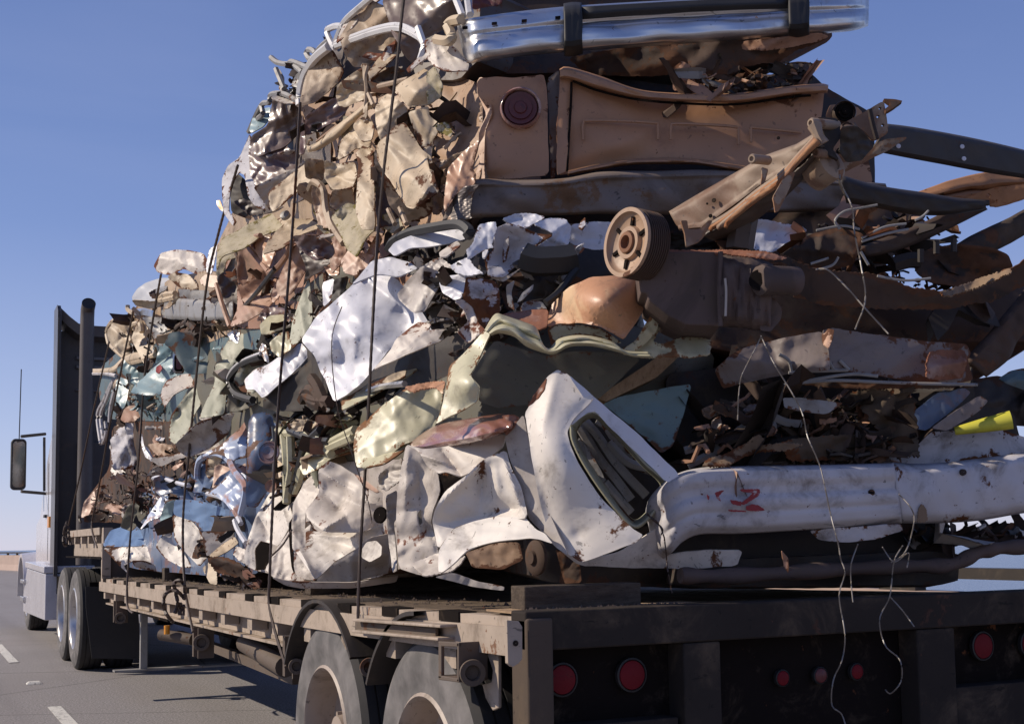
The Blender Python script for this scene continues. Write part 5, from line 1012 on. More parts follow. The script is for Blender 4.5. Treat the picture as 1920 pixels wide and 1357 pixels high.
c = P(np.array(508.), np.array(911.), .40); MB().lathe([(.0, .034), (.006, .032), (.001, .026), (.0, .001)], c, (-.62, -.78, .05), 24).build('filler_hole', 'rustbrown', Lb)
S(Lb, 'mid_wing', z(5, "690,412 780,340 860,260 935,220 935,490 900,560 870,570 800,470 740,425"), 'L', .20, 'lightblue', .16, seed=83)
tubes(Lb, 'arch_lip', z(5, "628,320 632,250 655,195 740,165 820,200 865,280 930,380 900,540"), .022, 'lightblue', off=.30)
S(Lb, 'petal', z(5, "600,405 640,260 700,205 745,290 700,405 640,408"), 'S', .10, 'darkblue', .15)
S(Lb, 'petal', z(5, "735,240 800,225 860,240 830,290 720,385 730,320"), 'L', .10, 'pinkbrown', .15)
S(Lb, 'petal', z(5, "860,250 840,300 860,330 780,350 700,405 760,310"), 'S', .12, 'darkblue', .1)
S(Lb, 'dark_fin', z(5, "355,320 400,300 480,320 575,345 570,392 480,402 400,432 370,400"), 'S', .12, 'darkblue', .15)
tubes(Lb, 'fin_edge', [z(5, "355,320 400,312 480,340 575,365"), z(5, "690,412 800,450 880,560 900,600"), z(5, "860,580 880,640 930,720")], .016, 'coolwhite', off=.22)
S(Lb, 'shoulder', z(5, "268,645 330,540 400,430 540,400 500,455 430,465 400,560 330,585"), 'L', .16, 'lightblue', .12)
S(Lb, 'dark_plate', z(5, "148,622 190,500 260,440 310,430 360,410 380,440 320,540 220,652"), 'S', .22, 'olive', .12)
S(Lb, 'blue_lip', z(5, "38,742 90,640 160,620 280,640 400,600 402,690 360,735 200,742"), 'U', .24, 'blue', .12, seed=85)
S(Lb, 'cream_lip', z(5, "38,748 200,745 370,740 430,820 530,872 340,855 240,825 170,860 200,912 120,835"), (-.75, -.4, .25), .24, 'white', .12, seed=86, rid=z(5, '240,745 345,850,.07 370,745 430,830,-.05'))
S(Lb, 'cream_fin', z(5, "368,742 430,640 470,645 470,705 530,765 600,872 530,870 430,820"), 'L', .22, 'white', .12)
S(Lb, 'blue_block', z(5, "488,455 580,450 700,472 800,505 860,642 660,650 600,585 480,545"), 'S', .24, 'blue', .07)
S(Lb, 'cream_block', z(5, "472,540 600,585 660,660 690,805 640,868 560,785 490,705"), 'L', .28, 'white', .08, cp=[(345, 1000, .08)])
S(Lb, 'cream_block_side', z(5, "655,645 860,642 850,700 690,805 670,740"), 'Q', .22, 'greywhite', .08)
S(Lb, 'cream_flap', z(5, "700,800 780,730 860,680 885,720 820,770 740,810"), 'U', .26, 'cream', .12)
S(Lb, 'teal_fold', z(5, "395,570 430,470 490,450 470,540 470,640 405,600"), 'S', .16, 'lightteal', .15)
S(Lb, 'cream_fin', z(5, "658,875 700,840 745,835 752,980 705,972"), 'L', .24, 'cream', .08)
S(Lb, 'rusty_sill', z(5, "220,830 300,830 400,870 420,910 330,890 240,870"), 'D', .2, 'greywhite', .12)
S(Lb, 'red_strip', z(5, "285,40 300,130 360,210 340,215 290,140 275,80"), 'L', .3, 'coolwhite', .05)
clutter(Lb, z(5, "240,480 640,260 900,500 900,700 700,800 500,640 280,640"), 90, ['blue', 'darkblue', 'cream', 'darkrust'], (-.14, .02), (.05, .14), 30)
sc1 = wreck('torn dark rusty scrap plate lying under the blue and cream wreck', (440, 1070), 'scrap_plate', 'scrap metal')
S(sc1, 'plate', z(5, "690,820 740,805 820,810 900,850 960,900 1025,970 1000,1012 900,965 850,925 740,900"), 'S', .22, 'darkrust', .22, jag=1.5)
S(sc1, 'plate', z(5, "870,740 940,760 960,860 900,840 850,790"), 'L', .22, 'oldwhite', .3, jag=1)
clutter(sc1, z(5, "690,800 900,850 1020,980 900,1000 740,880"), 40, ['darkrust', 'rustbrown', 'greywhite'], (.0, .26), (.03, .1), 31)
# ---- K: white crumpled
K = wreck('dirty white wreck with deep soft folds right of the blue wreck', (620, 970))
core(K, z(0, "465,1065 520,960 570,870 650,865 760,860 765,1060 700,1085 560,1090"), (1.3, .7, 0), -.17, 'greywhite', amp=.14)
S(K, 'front_wing', z(5, "918,785 950,670 1000,540 1080,405 1160,345 1218,545 1215,605 1130,740 1085,722 1020,702 985,760 992,892 930,862"), 'L', .22, 'white', .10, seed=91, edge=.25, curl=.10, rid=z(5, '1130,420 1210,700,.05 1000,540 1120,740,-.04'))
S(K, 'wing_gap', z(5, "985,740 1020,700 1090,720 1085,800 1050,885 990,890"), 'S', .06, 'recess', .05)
S(K, 'wing_lower', z(5, "1050,882 1130,740 1215,622 1222,900 1245,945 1172,962 1100,932"), 'L', .20, 'oldwhite', .16, seed=92, edge=.25, curl=.10)
S(K, 'upper_fold', z(5, "1215,615 1222,480 1290,345 1350,290 1385,275 1392,400 1305,520 1292,640 1335,600 1302,755 1220,770"), 'L', .24, 'oldwhite', .12, seed=93, edge=.25, curl=.10)
S(K, 'door_skin', z(5, "1380,272 1440,210 1520,240 1600,290 1760,400 1805,420 1805,580 1640,655 1420,655 1310,565 1300,520 1385,410"), (-.8, -.55, .18), .20, 'oldwhite', .16, seed=94, cp=[(600, 960, .1), (640, 900, -.1), (690, 960, .05)], soft=.16, edge=.25, curl=.10, rid=z(5, '1390,280 1600,400,.06 1400,640 1560,540,.08 1420,420 1560,560,-.06 1620,450 1800,500,.05'))
S(K, 'bright_swoosh', z(5, "1300,640 1420,655 1640,655 1815,595 1800,665 1600,765 1480,835 1362,952 1300,860 1232,765 1300,752"), 'U', .26, 'white', .12, seed=95, soft=.12, edge=.25, curl=.10, rid=z(5, '1265,765 1352,940,.08 1300,660 1640,690,.05'))
S(K, 'lower_fold', z(5, "1230,768 1300,850 1362,952 1300,945 1240,920 1228,860"), 'S', .26, 'oldwhite', .14, edge=.25, curl=.10)
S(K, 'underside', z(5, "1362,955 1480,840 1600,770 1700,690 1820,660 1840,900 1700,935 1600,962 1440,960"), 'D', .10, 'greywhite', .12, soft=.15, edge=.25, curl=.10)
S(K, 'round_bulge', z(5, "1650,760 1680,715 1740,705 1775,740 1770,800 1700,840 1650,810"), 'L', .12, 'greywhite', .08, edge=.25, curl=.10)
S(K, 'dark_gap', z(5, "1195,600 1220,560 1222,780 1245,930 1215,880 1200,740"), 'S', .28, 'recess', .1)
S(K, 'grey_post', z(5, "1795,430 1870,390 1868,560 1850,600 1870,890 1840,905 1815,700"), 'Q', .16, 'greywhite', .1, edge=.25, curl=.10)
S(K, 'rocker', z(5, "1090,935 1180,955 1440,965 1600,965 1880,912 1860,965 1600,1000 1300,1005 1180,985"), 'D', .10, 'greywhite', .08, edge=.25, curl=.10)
S(K, 'rust_tip', z(5, "1600,290 1650,310 1760,400 1740,408 1660,360"), 'U', .30, 'pinkbrown', .1)
S(K, 'crumple_top', z(5, "1750,300 1850,220 1900,190 1890,330 1800,400 1760,370"), 'S', .12, 'greywhite', .3, jag=1, edge=.25, curl=.10)
MB().lathe([(0, .035), (.006, .03), (.006, .001)], P(np.array(713.), np.array(965.), .24), (-.8, -.6, .1), 18).build('drain_hole', 'recess', K)
# ---- J: white car with door frame and bumper
J = wreck('white wreck with a tilted door frame and a ribbed white bumper facing the camera', (1000, 950))
core(J, z(0, "985,1000 1300,980 1700,960 1790,1010 1792,1100 1300,1104 1000,1090"), (.5, 1.5, 0), -.12, 'blacksteel', amp=.03)
core(J, z(0, "765,880 960,800 1200,870 1300,870 1330,1050 1200,1075 1050,1075 1020,1035 900,1010 800,1060 765,1060"), (.6, 1.4, 0), -.22, 'blacksteel', amp=.05)
DJ = None
S(J, 'wing_left', z(9, "230,490 290,522 340,600 400,640 410,740 372,830 362,900 400,1040 405,1165 300,1182 190,1142 175,850 200,620"), (-.82, -.55, .12), .30, 'oldwhite', .10, seed=101, holes=[z(9, "290,850 310,830 318,900 300,920")], edge=.25, curl=.10, rid=z(9, '300,600 320,850,-.04 320,850 400,1040,-.05 240,520 215,900,.03'), fold=.35)
S(J, 'wing_top', z(9, "230,490 330,515 540,480 760,430 742,500 690,540 530,662 440,632 400,642 340,600 290,522"), 'L', .28, 'oldwhite', .08, seed=102, edge=.25, curl=.10, rid=z(9, '300,540 480,600,.05 420,520 530,660,-.05'))
loft(J, 'rusted_shelf', z(9, "252,490 300,445 400,388 560,355 740,330 800,335"), z(9, "262,500 340,512 460,495 600,470 730,430 790,400"), [(0, -.12), (.3, .0), (.8, .08), (1, .03)], 'glossrust', off=.26, n=40, noise_=.01, label='rusted top ledge worn to bare metal')
S(J, 'shelf_end', z(9, "735,335 800,330 830,345 800,400 760,440 745,420 755,370"), 'Q', .28, 'rustbrown', .2)
S(J, 'crumpled_side', z(9, "380,835 440,732 530,665 650,560 760,520 790,620 835,700 872,850 855,882 720,880 600,890 480,932 400,1042 368,900"), (-.78, -.5, .32), .26, 'white', .12, seed=103, soft=.1, edge=.25, curl=.10, rid=z(9, '640,570 625,820,-.05 740,560 850,850,.05 380,830 650,560,.05 480,905 850,815,-.05 700,600 720,760,.03'))
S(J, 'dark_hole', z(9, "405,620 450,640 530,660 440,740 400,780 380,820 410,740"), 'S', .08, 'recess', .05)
S(J, 'sill', z(9, "480,932 600,890 700,872 860,872 920,940 965,960 1005,1012 940,992 880,985 700,1000 560,1042 490,1110 420,1165 400,1160 402,1042"), 'L', .32, 'white', .06, seed=104, edge=.25, curl=.10, fold=.35)
S(J, 'crushed_corner', z(9, "250,1120 400,1060 500,1100 545,1075 520,1120 470,1160 320,1185"), 'U', .34, 'oldwhite', .2, jag=.7, edge=.25, curl=.10)
S(J, 'pillar', z(9, "750,455 790,400 850,330 872,440 905,560 950,760 1010,900 1090,1080 1020,1030 940,940 880,880 850,780 790,600"), (-.9, -.42, .0), .34, 'greywhite', .08, seed=105, edge=.25, curl=.10, fold=.35)
S(J, 'door_skin', z(9, "858,322 900,250 975,135 1030,92 1080,112 1160,180 1228,242 1112,360 1082,420 1100,500 1150,600 1250,762 1340,850 1385,890 1430,935 1482,965 1450,1005 1250,1082 1152,1112 1060,1050 985,960 930,760 905,620 878,450"), (-.74, -.66, .14), .34, 'white', .04, seed=106, D=4.35, soft=.25, folds=3, cp=[(1070, 900, .06), (1040, 760, .05), (1020, 850, .10), (1180, 1010, .02)], dens=1.2, label='white door skin with rust chips', edge=.25, curl=.10, rid=z(9, '865,350 930,650,-.02 930,650 1060,1090,-.02 1120,930 1160,1000,-.015 1030,100 950,420,.02'), fold=.35)
S(J, 'rust_corner', z(9, "872,290 905,230 940,180 975,135 960,200 930,240 900,275"), 'Q', .40, 'rustbrown', .1, D=4.35)
S(J, 'upper_frame', z(9, "1085,112 1228,240 1450,425 1680,650 1612,692 1480,560 1305,395 1232,312 1190,318 1110,385 1095,380 1130,340 1190,270"), 'C', .38, 'coolwhite', .04, D=4.38, folds=2, edge=.25, curl=.10)
loft(J, 'window_channel', z(9, "1100,380 1150,330 1232,314 1300,372 1400,470 1500,590 1620,695 1580,800 1520,880 1440,930 1350,850 1250,720 1160,580 1105,460 1100,385"), z(9, "1130,420 1165,370 1225,345 1285,395 1390,500 1480,600 1580,705 1545,790 1500,850 1440,890 1375,830 1280,705 1185,565 1135,470 1130,425"), [(0, .02), (.3, .03), (1, -.10)], 'sage', D=4.32, off=.34-.3, n=90, noise_=.001, sm=True)
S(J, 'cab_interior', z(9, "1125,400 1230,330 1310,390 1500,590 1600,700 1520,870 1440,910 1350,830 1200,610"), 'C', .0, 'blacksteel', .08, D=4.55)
tubes(J, 'inner_channel', [z(9, "1160,350 1240,440 1350,600 1500,760"), z(9, "1140,380 1250,560 1330,660 1420,780"), z(9, "1240,360 1400,470 1560,650"), z(9, "1130,470 1200,600 1270,690"), z(9, "1280,690 1340,760 1420,850"), z(9, "1300,480 1400,580 1500,610")], .018, 'greysteel', D=4.42)
S(J, 'inner_panel', z(9, "1260,380 1340,440 1500,600 1540,660 1440,620 1330,500"), 'CD', .0, 'greysteel', .08, D=4.44)
S(J, 'inner_panel', z(9, "1140,450 1180,480 1270,640 1280,670 1230,640 1160,540"), 'Q', .0, 'greysteel', .06, D=4.40)
c = P(np.array(680+1190/2.8235), np.array(660+808/2.8235), .36, 4.35); MB().lathe([(0, .023), (.002, .022), (.002, .001)], c+np.array((-.02, -.015, 0)), (-.74, -.66, .14), 20).build('plug', 'yellow', J)
S(J, 'lower_body', z(0, "1033,1016 1060,1030 1087,1053 1160,1035 1220,998 1232,990 1240,1040 1330,1030 1392,1032 1382,1060 1300,1066 1180,1064 1085,1060"), 'CD', .12, 'white', .06, D=4.4, edge=.25, curl=.10)
S(J, 'inner_wall', z(9, "540,1060 700,1010 830,1005 850,1100 740,1150 580,1140"), 'Q', .0, 'tan', .06)
c = P(np.array(1003.), np.array(1045.), .12); MB().lathe([(-.012, .060), (.0, .060), (.008, .05), (.01, .026), (.02, .022), (.02, .001)], c, (-.98, -.1, 0), 28).build('hub_disc', 'darkrust', J)
S(J, 'wheel_guard', z(9, "1020,1040 1090,1080 1150,1120 1160,1220 1040,1225 1050,1150"), 'Q', .04, 'darkrust', .1)
S(J, 'bent_strip', z(9, "380,1190 480,1165 600,1210 750,1240 745,1262 600,1245 450,1205"), 'Q', .2, 'greywhite', .08, edge=.25, curl=.10)
loft(J, 'bumper', z(10, "28,945,-.24 48,890,-.14 100,830,-.06 160,785,-.01 250,755,0 400,742,0 850,735,0 1195,726,0"), z(10, "65,1115,-.26 85,1178,-.16 140,1150,-.05 200,1090,-.01 290,1055,0 480,1052,0 850,1030,0 1235,1003,0"),
     [(0, -.05), (.05, .018), (.20, .026), (.30, .012), (.42, .012), (.50, .028), (.60, .028), (.68, .014), (.76, .020), (.9, .012), (1, -.04)], 'shadewhite', D=(1210, 4.15, 1692, 4.35), n=90, noise_=.003, label='ribbed white bumper end with faded red lettering')
loft(J, 'bumper_centre', z(10, "1190,722 1300,730 1450,722 1600,705 1830,676 2050,650"), z(10, "1232,1002 1400,1003 1600,990 1830,952 2050,930"), [(0, -.04), (.08, .03), (.5, .045), (.9, .03), (1, -.04)], 'shadewhite', D=(1680, 4.37, 2000, 4.5), n=60, noise_=.005, label='flatter middle of the white bumper streaked with dirt')
S(J, 'tailgate_strip', z(10, "1130,655 1290,580 1500,570 1700,562 1809,600 1950,640 1950,690 1809,690 1500,720 1300,732 1200,720"), 'C', -.0, 'shadewhite', .05, D=4.6)
S(J, 'tailgate_strip', z(10, "480,720 560,690 640,690 620,725 500,735"), 'C', .0, 'shadewhite', .05, D=4.45)
S(J, 'under_bracket', z(10, "800,1042 900,1032 1230,1010 1240,1040 1120,1080 960,1098 840,1085"), 'CD', .02, 'shadewhite', .08, D=4.35)
for s_ in ("352,862 400,848 372,878 382,905 362,890", "470,846 563,845 567,860 535,866 480,858", "540,858 567,858 560,877 520,903 492,920 470,916 500,895", "425,896 480,905 476,926 434,916", "500,926 530,916 560,922 592,946 540,950 500,944", "415,942 500,947 500,953 420,951", "315,870 328,880 325,898 318,890"):
    q = z(10, s_); a = np.array(q); sy = a[:, 1].mean(); pr = .028
    S(J, 'red_lettering', q, 'C', .0, 'redpaint', .0, D=4.150+(a[:, 0].mean()-1210)/482*.2-.055, curl=0, jag=.5, dens=1.5)
for u, v in ((1634, 923), (1806, 885)):
    c = P(np.array(float(u)), np.array(float(v)), 0, 4.30+(.08 if u > 1700 else 0)-.0); MB().lathe([(-.01, .012), (.004, .011), (.006, .001)], c, (-.43, -.9, 0), 12).build('bumper_bolt', 'darkrust', J)
S(J, 'bumper_slot', z(10, "1075,855 1105,858 1105,870 1078,867"), 'C', 0, 'recess', 0, D=4.27, curl=0)
S(J, 'bumper_stain', z(10, "1305,1000 1315,930 1330,915 1350,940 1358,990 1340,1002"), 'C', .0, 'fibre', .0, D=4.335, curl=0, jag=1.2)
# ---- I: grey folded tail + teal panel + debris
I_ = wreck('dark grey wreck folded flat with a torn lower edge, right side of the load', (1550, 670))
core(I_, z(0, "1250,700 1345,690 1420,640 1560,630 1820,660 1830,760 1900,770 1920,850 1300,860 1250,800"), (.5, 1.2, 0), -.1, 'blacksteel', amp=.05)
S(I_, 'boot_panel', z(10, "860,100 910,88 1000,102 1200,130 1380,152 1540,165 1560,205 1545,240 1570,330 1500,345 1350,345 1200,325 1050,300 900,288 890,200"), (-.25, -.95, .1), .10, 'greyfold', .07, D=4.55, jag=.6, seed=111)
S(I_, 'boot_side', z(10, "350,285 420,220 500,175 700,130 862,100 890,200 895,288 780,295 700,302 560,332 440,360 390,372"), (-.55, -.8, .0), .08, 'greyfold', .12, D=4.52, seed=112)
S(I_, 'lit_crumple_tip', z(10, "855,118 885,90 915,95 905,140 890,180 860,165"), 'U', .16, 'pinkbrown', .1, D=4.55)  # sunlit tip of the grey fold, its light put in as paler paint
S(I_, 'rust_patch', z(10, "1365,200 1420,190 1530,190 1545,240 1520,320 1440,335 1350,325 1350,260"), 'R', .14, 'rustbrown', .1, D=4.55, jag=1)
tubes(I_, 'torn_edge', [z(10, "655,212 700,240 715,298"), z(10, "700,298 780,292 860,290 980,286"), z(10, "880,225 910,280 930,285"), z(10, "940,240 985,285"), z(10, "750,345 850,325 1000,305 1120,315"), z(10, "640,360 900,335 1200,345 1590,355")], .006, 'greysteel', D=4.40)
S(I_, 'teal_panel', z(9, "1270,275 1330,245 1400,228 1640,182 1740,170 1700,330 1640,500 1580,535 1480,440 1340,325"), 'C', .0, 'teal', .06, D=4.48)
S(I_, 'lower_plate', z(10, "740,350 900,330 1200,340 1600,350 1560,370 1200,375 900,370"), 'CD', .05, 'darkrust', .1, D=4.5, jag=1)
clutter(I_, z(10, "230,700 380,430 640,370 1300,400 1290,700 600,720"), 170, ['darkrust', 'fibredark', 'blacksteel', 'brown'], (-.1, .15), (.04, .16), 33)
S(I_, 'seat_scrap', z(10, "355,460 400,435 480,430 560,440 600,480 590,500 500,490 420,505 370,490"), 'CU', .15, 'fibre', .14, D=4.6, jag=1)
S(I_, 'carpet_scrap', z(10, "980,390 1100,370 1290,390 1310,600 1320,690 1240,690 1190,650 1120,560 1050,480"), 'C', .05, 'fibredark', .25, D=4.55, jag=3)
S(I_, 'carpet_scrap', z(10, "660,620 900,590 1100,590 1180,660 1100,705 700,715"), 'C', .08, 'fibredark', .2, D=4.5, jag=2)
S(I_, 'frayed_bar', z(10, "295,738 310,705 400,680 500,630 530,600 560,590 590,610 560,640 700,625 770,635 700,660 560,672 480,700 400,738"), 'CU', .15, 'fibre', .2, D=4.42, jag=1.5)
tubes(I_, 'loose_rod', [z(10, "225,735 330,680 440,610 560,560 640,545"), z(10, "210,665 330,630 430,600 480,560 600,500"), z(10, "600,490 680,530 760,540")], .016, 'greysteel', D=4.42)
S(I_, 'clear_sheet', z(10, "672,415 760,415 880,432 960,440 880,495 760,480 680,462"), 'C', .1, 'greysteel', .06, D=4.45)
S(I_, 'right_panel', z(10, "1290,480 1420,380 1530,370 1560,390 1480,470 1350,570 1300,560"), 'C', .05, 'darkblue', .08, D=4.6)
S(I_, 'right_panel', z(10, "1370,560 1480,480 1600,405 1640,430 1600,480 1450,570"), 'C', .08, 'greyfold', .08, D=4.58)
yl = MB(); a = P(np.array(1790.), np.array(808.), 0, 4.55); b_ = P(np.array(1896.), np.array(787.), 0, 4.5); yl.tube([a, a+(b_-a)*.5, b_], [.015, .026, .034], 14); o = yl.build('yellow_tube', 'yellow'); tag(o, 'bright yellow tapered tube poking out above the white bumper', 'tube')
wb = MB(); q = np.array(z(9, "1240,240 1480,80 1640,-30 1700,0 1560,130 1290,262")); wb.prism(list(P(q[:, 0], q[:, 1], 0, np.full(len(q), 4.46))), (.1, .25, 0)); o = wb.build('wooden_plank', 'lightwood', None, smooth=False); tag(o, 'sunlit brown wooden plank slanting up behind the white door frame', 'plank')
# ---- medium torn flaps between the large panels
bits(A, z(3, "760,300 900,330 1100,300 1180,420 1000,460 850,400"), 6, ['oldwhite', 'beige', 'darkbrown'], 201)
bits(Cc, z(0, "600,230 700,180 780,180 845,200 850,330 800,420 700,420 600,330"), 14, ['cream', 'beige', 'tan', 'darkbrown', 'moss'], 202)
bits(Dd, z(0, "470,390 480,250 560,190 600,250 570,350"), 14, ['maroon', 'greywhite', 'darkbrown', 'beige'], 203)
bits(E, z(0, "420,470 480,400 600,380 720,400 760,440 700,480 560,440"), 12, ['moss', 'cream', 'beige'], 204)
bits(E2, z(0, "430,540 470,450 600,440 770,460 700,560 560,600 450,600"), 12, ['brown', 'darkbrown', 'copper', 'pinkbrown', 'maroon'], 205)
bits(N_, z(0, "215,640 250,570 320,520 400,520 430,560 420,610 340,640 250,660"), 30, ['cream', 'oldwhite', 'greysteel', 'darkrust', 'beige'], 206, (7, 22))
bits(Mt, z(0, "200,730 230,660 300,640 420,640 450,700 380,780 230,790"), 22, ['teal', 'darkteal', 'darkrust', 'beige', 'lightteal'], 207, (7, 20), (-.05, .05))
bits(O_, z(0, "170,960 215,820 320,800 350,870 300,960"), 26, ['greywhite', 'shadewhite', 'rustbrown', 'darkrust', 'pinkbrown'], 208, (6, 18))
bits(Pp_, z(0, "330,790 430,640 540,560 640,520 660,560 520,720 460,790 360,830"), 12, ['sage', 'olive', 'greywhite', 'darkrust', 'palegreen'], 209, (9, 28), (-.04, .06))
bits(Fw, z(0, "700,480 780,460 860,500 940,560 900,640 850,690 780,640 830,560"), 18, ['coolwhite', 'shadewhite', 'greywhite', 'blacksteel', 'oldwhite'], 210, (8, 26), (.0, .10))
bits(Fw, z(0, "870,430 960,410 1140,420 1130,470 1000,480 900,500"), 12, ['coolwhite', 'shadewhite'], 211, (8, 24), (.08, .14))
bits(G, z(0, "530,800 640,740 700,720 800,700 700,760 650,830 560,900 530,860"), 16, ['palegreen', 'cream', 'blacksteel', 'sage', 'greysteel'], 212, (8, 28), (.02, .14))
bits(Lb, z(0, "260,950 360,870 440,860 470,920 440,1010 380,1040 300,1000"), 14, ['blue', 'lightblue', 'darkblue', 'white', 'cream', 'darkrust'], 213, (8, 24), (.05, .2))
bits(K, z(0, "560,900 740,880 760,930 740,1040 560,1060"), 10, ['greywhite', 'oldwhite', 'shadewhite'], 214, (8, 22), (.05, .12))
bits(I_, z(0, "1290,860 1350,740 1450,730 1680,740 1700,850 1450,870"), 26, ['fibre', 'fibredark', 'darkrust', 'greyfold', 'brown'], 215, (10, 34), (.0, .12))
bits(B, z(0, "1240,150 1320,150 1500,135 1510,165 1400,180 1260,180"), 10, ['darkrust', 'brown', 'blacksteel'], 216, (7, 18), (-.1, .0))
# ---- H: frames, spring, drum, tank
Hf = thing('chassis_frame', 'rusty vehicle chassis with leaf springs thrown on its side, rails jutting right', 'vehicle chassis', tuple(P(1500, 450, 0)))
core(Hf, z(0, "1250,500 1330,480 1480,500 1600,520 1750,560 1920,500 1990,560 1960,640 1830,640 1600,660 1350,660 1250,600"), (.5, 1.0, -.1), -.1, 'darkrust', amp=.05)
core(Hf, z(0, "1500,360 1690,370 1740,400 1700,450 1560,540 1450,540 1420,470 1440,420"), (.4, .8, -.1), -.2, 'darkrust', amp=.08)
loft(Hf, 'frame_rail', z(8, "325,525 450,450 690,312 760,272 900,222 985,170"), z(8, "372,600 480,598 640,480 740,400 850,340 1010,215"), [(0, -.05), (.06, .03), (.2, .035), (.85, .03), (.92, .05), (1, -.02)], 'framesteel', D=(1255, 4.30, 1540, 3.86), n=60, noise_=.003, thick=.01, sm=False, label='tan rusty frame rail with bolt holes')
for u, v, r in ((525, 470, 10), (495, 485, 5), (510, 540, 9), (815, 190, 7)):
    c = P(np.array(1120+u/2.4), np.array(180+v/2.4), .05, np.interp(1120+u/2.4, [1255, 1540], [4.30, 3.86])); MB().lathe([(0, r*.0007*1.1), (.003, r*.0007), (.003, .0003)], c, (-.85, -.5, 0), 10).build('bolt_hole', 'recess', Hf)
for k in range(4):
    o_ = k*9; loft(Hf, 'spring_leaf', z(8, f"{470+o_*4},{598+o_-k*14} 600,{520+o_} 720,{425+o_} 830,{345+o_} 900,{270+o_*.7} {985},{178+o_*.6}"), z(8, f"{468+o_*4},{610+o_-k*14} 600,{535+o_} 720,{440+o_} 830,{360+o_} 900,{283+o_*.7} {1000},{190+o_*.6}"), [(0, -.01), (.3, .01), (.7, .01), (1, -.01)], 'orangerust' if k in (1, 3) else 'framesteel', D=(1315, 4.10-.012*k, 1540, 3.80-.012*k), n=30, thick=.012, noise_=.001)
loft(Hf, 'spring_pack', z(8, "470,625 600,560 720,470 850,370 960,270 1010,215"), z(8, "535,640 640,600 750,520 870,420 970,300 1030,225"), [(0, .02), (.5, .0), (1, -.05)], 'darkbrown', D=(1315, 4.14, 1540, 3.86), n=30, thick=.02)
for s_, d in (("740,320 770,330 755,390 735,400 742,360", 3.85), ("790,455 830,380 880,340 890,350 850,450 815,520 800,522", 3.8), ("1090,330 1110,330 1100,380 1090,370", 3.8)):
    S(Hf, 'hanger_plate', z(8, s_), 'C', 0, 'framesteel', .03, D=d, thick=.012)
def barrel(parent, name, u0, v0, u1, v1, r, mat, D, n=20):
    a = P(np.array(float(u0)), np.array(float(v0)), 0, D); b_ = P(np.array(float(u1)), np.array(float(v1)), 0, D+.06); R_ = r*D/FPX; ax = b_-a; Ln = np.linalg.norm(ax)
    MB().lathe([(0, .0005), (.0, R_*.45), (-.006, R_*.5), (-.006, R_*.8), (0, R_), (Ln*.3, R_*.95), (Ln, R_*.95), (Ln, .001)], a, ax, n).build(name, mat, parent)
barrel(Hf, 'shackle_bolt', 1411, 298, 1440, 301, 9.5, 'framesteel', 3.86); barrel(Hf, 'shackle_bolt', 1522, 231, 1570, 236, 10, 'framesteel', 3.8); barrel(Hf, 'shackle_bolt', 1531, 287, 1560, 290, 9, 'framesteel', 3.82)
MB().tube([P(np.array(1527.), np.array(235.), 0, 3.8), P(np.array(1535.), np.array(255.), 0, 3.79), P(np.array(1543.), np.array(270.), 0, 3.79)], [.022, .014, .02], 8).build('shackle', 'framesteel', Hf)
S(Hf, 'spring_hanger', z(8, "985,95 1080,100 1100,180 1060,240 1090,290 1010,250 1030,190"), 'C', 0, 'blacksteel', .08, D=3.84, thick=.02)
S(Hf, 'spring_hanger', z(8, "1095,140 1170,135 1215,180 1240,230 1190,290 1120,300 1090,250"), 'CD', 0, 'blacksteel', .15, D=3.82, thick=.03)
S(Hf, 'rail_end', z(8, "1095,130 1160,95 1290,20 1300,90 1310,165 1270,190 1240,200 1190,150 1150,140 1110,180"), 'C', 0, 'framesteel', .03, D=3.9, thick=.015, holes=[z(8, "1268,50 1278,52 1276,64 1266,60"), z(8, "1258,86 1270,88 1266,102 1256,98"), z(8, "1280,124 1292,128 1288,140 1278,136")])
tubes(Hf, 'plate_edge', z(8, "1225,60 1240,130 1258,195"), .008, 'darkrust', D=3.87)
S(Hf, 'rail_hook', z(8, "1285,12 1340,15 1376,22 1330,55 1300,72 1293,60 1320,38"), 'CU', 0, 'darkrust', .05, D=3.9, thick=.012)
S(Hf, 'rail_return', z(8, "900,290 990,230 1060,250 1190,290 1260,210 1310,190 1400,185 1300,250 1200,300 1100,350 1060,372 900,385 850,370"), 'C', 0, 'framesteel', .04, D=3.98)
barrel(Hf, 'bump_cup', 1560, 305, 1525, 330, 34, 'framesteel', 3.88)
loft(Hf, 'long_rail', z(8, "1300,133 1400,145 1560,172 1750,210 1960,260"), z(8, "1240,240 1400,272 1560,302 1750,338 1960,370"), [(0, -.05), (.06, .0), (.94, .0), (1, -.05)], 'blacksteel', D=(1640, 4.0, 1960, 4.5), n=40, noise_=.002, thick=.012, label='long black chassis rail crossing the sky')
for u, v in ((1355, 226), (1642, 228), (1650, 282)):
    c = P(np.array(1120+u/2.4), np.array(180+v/2.4), .02, 4.0+(u-1250)/700*.45); MB().lathe([(0, .008), (.002, .007), (.002, .0005)], c, (-.43, -.9, 0), 12).build('sky_hole_disc', 'coolwhite', Hf)  # pale discs painted on to imitate sky seen through rail holes
loft(Hf, 'orange_rail', z(8, "1425,442 1500,415 1600,380 1770,345 1960,355"), z(8, "1600,470 1660,478 1750,480 1800,500 1960,450"), [(0, -.03), (.35, .02), (.45, -.05), (.6, .02), (1, .0)], 'orangerust', D=(1700, 4.6, 1960, 4.8), n=30, noise_=.003, thick=.01, label='bright orange rusted rail')
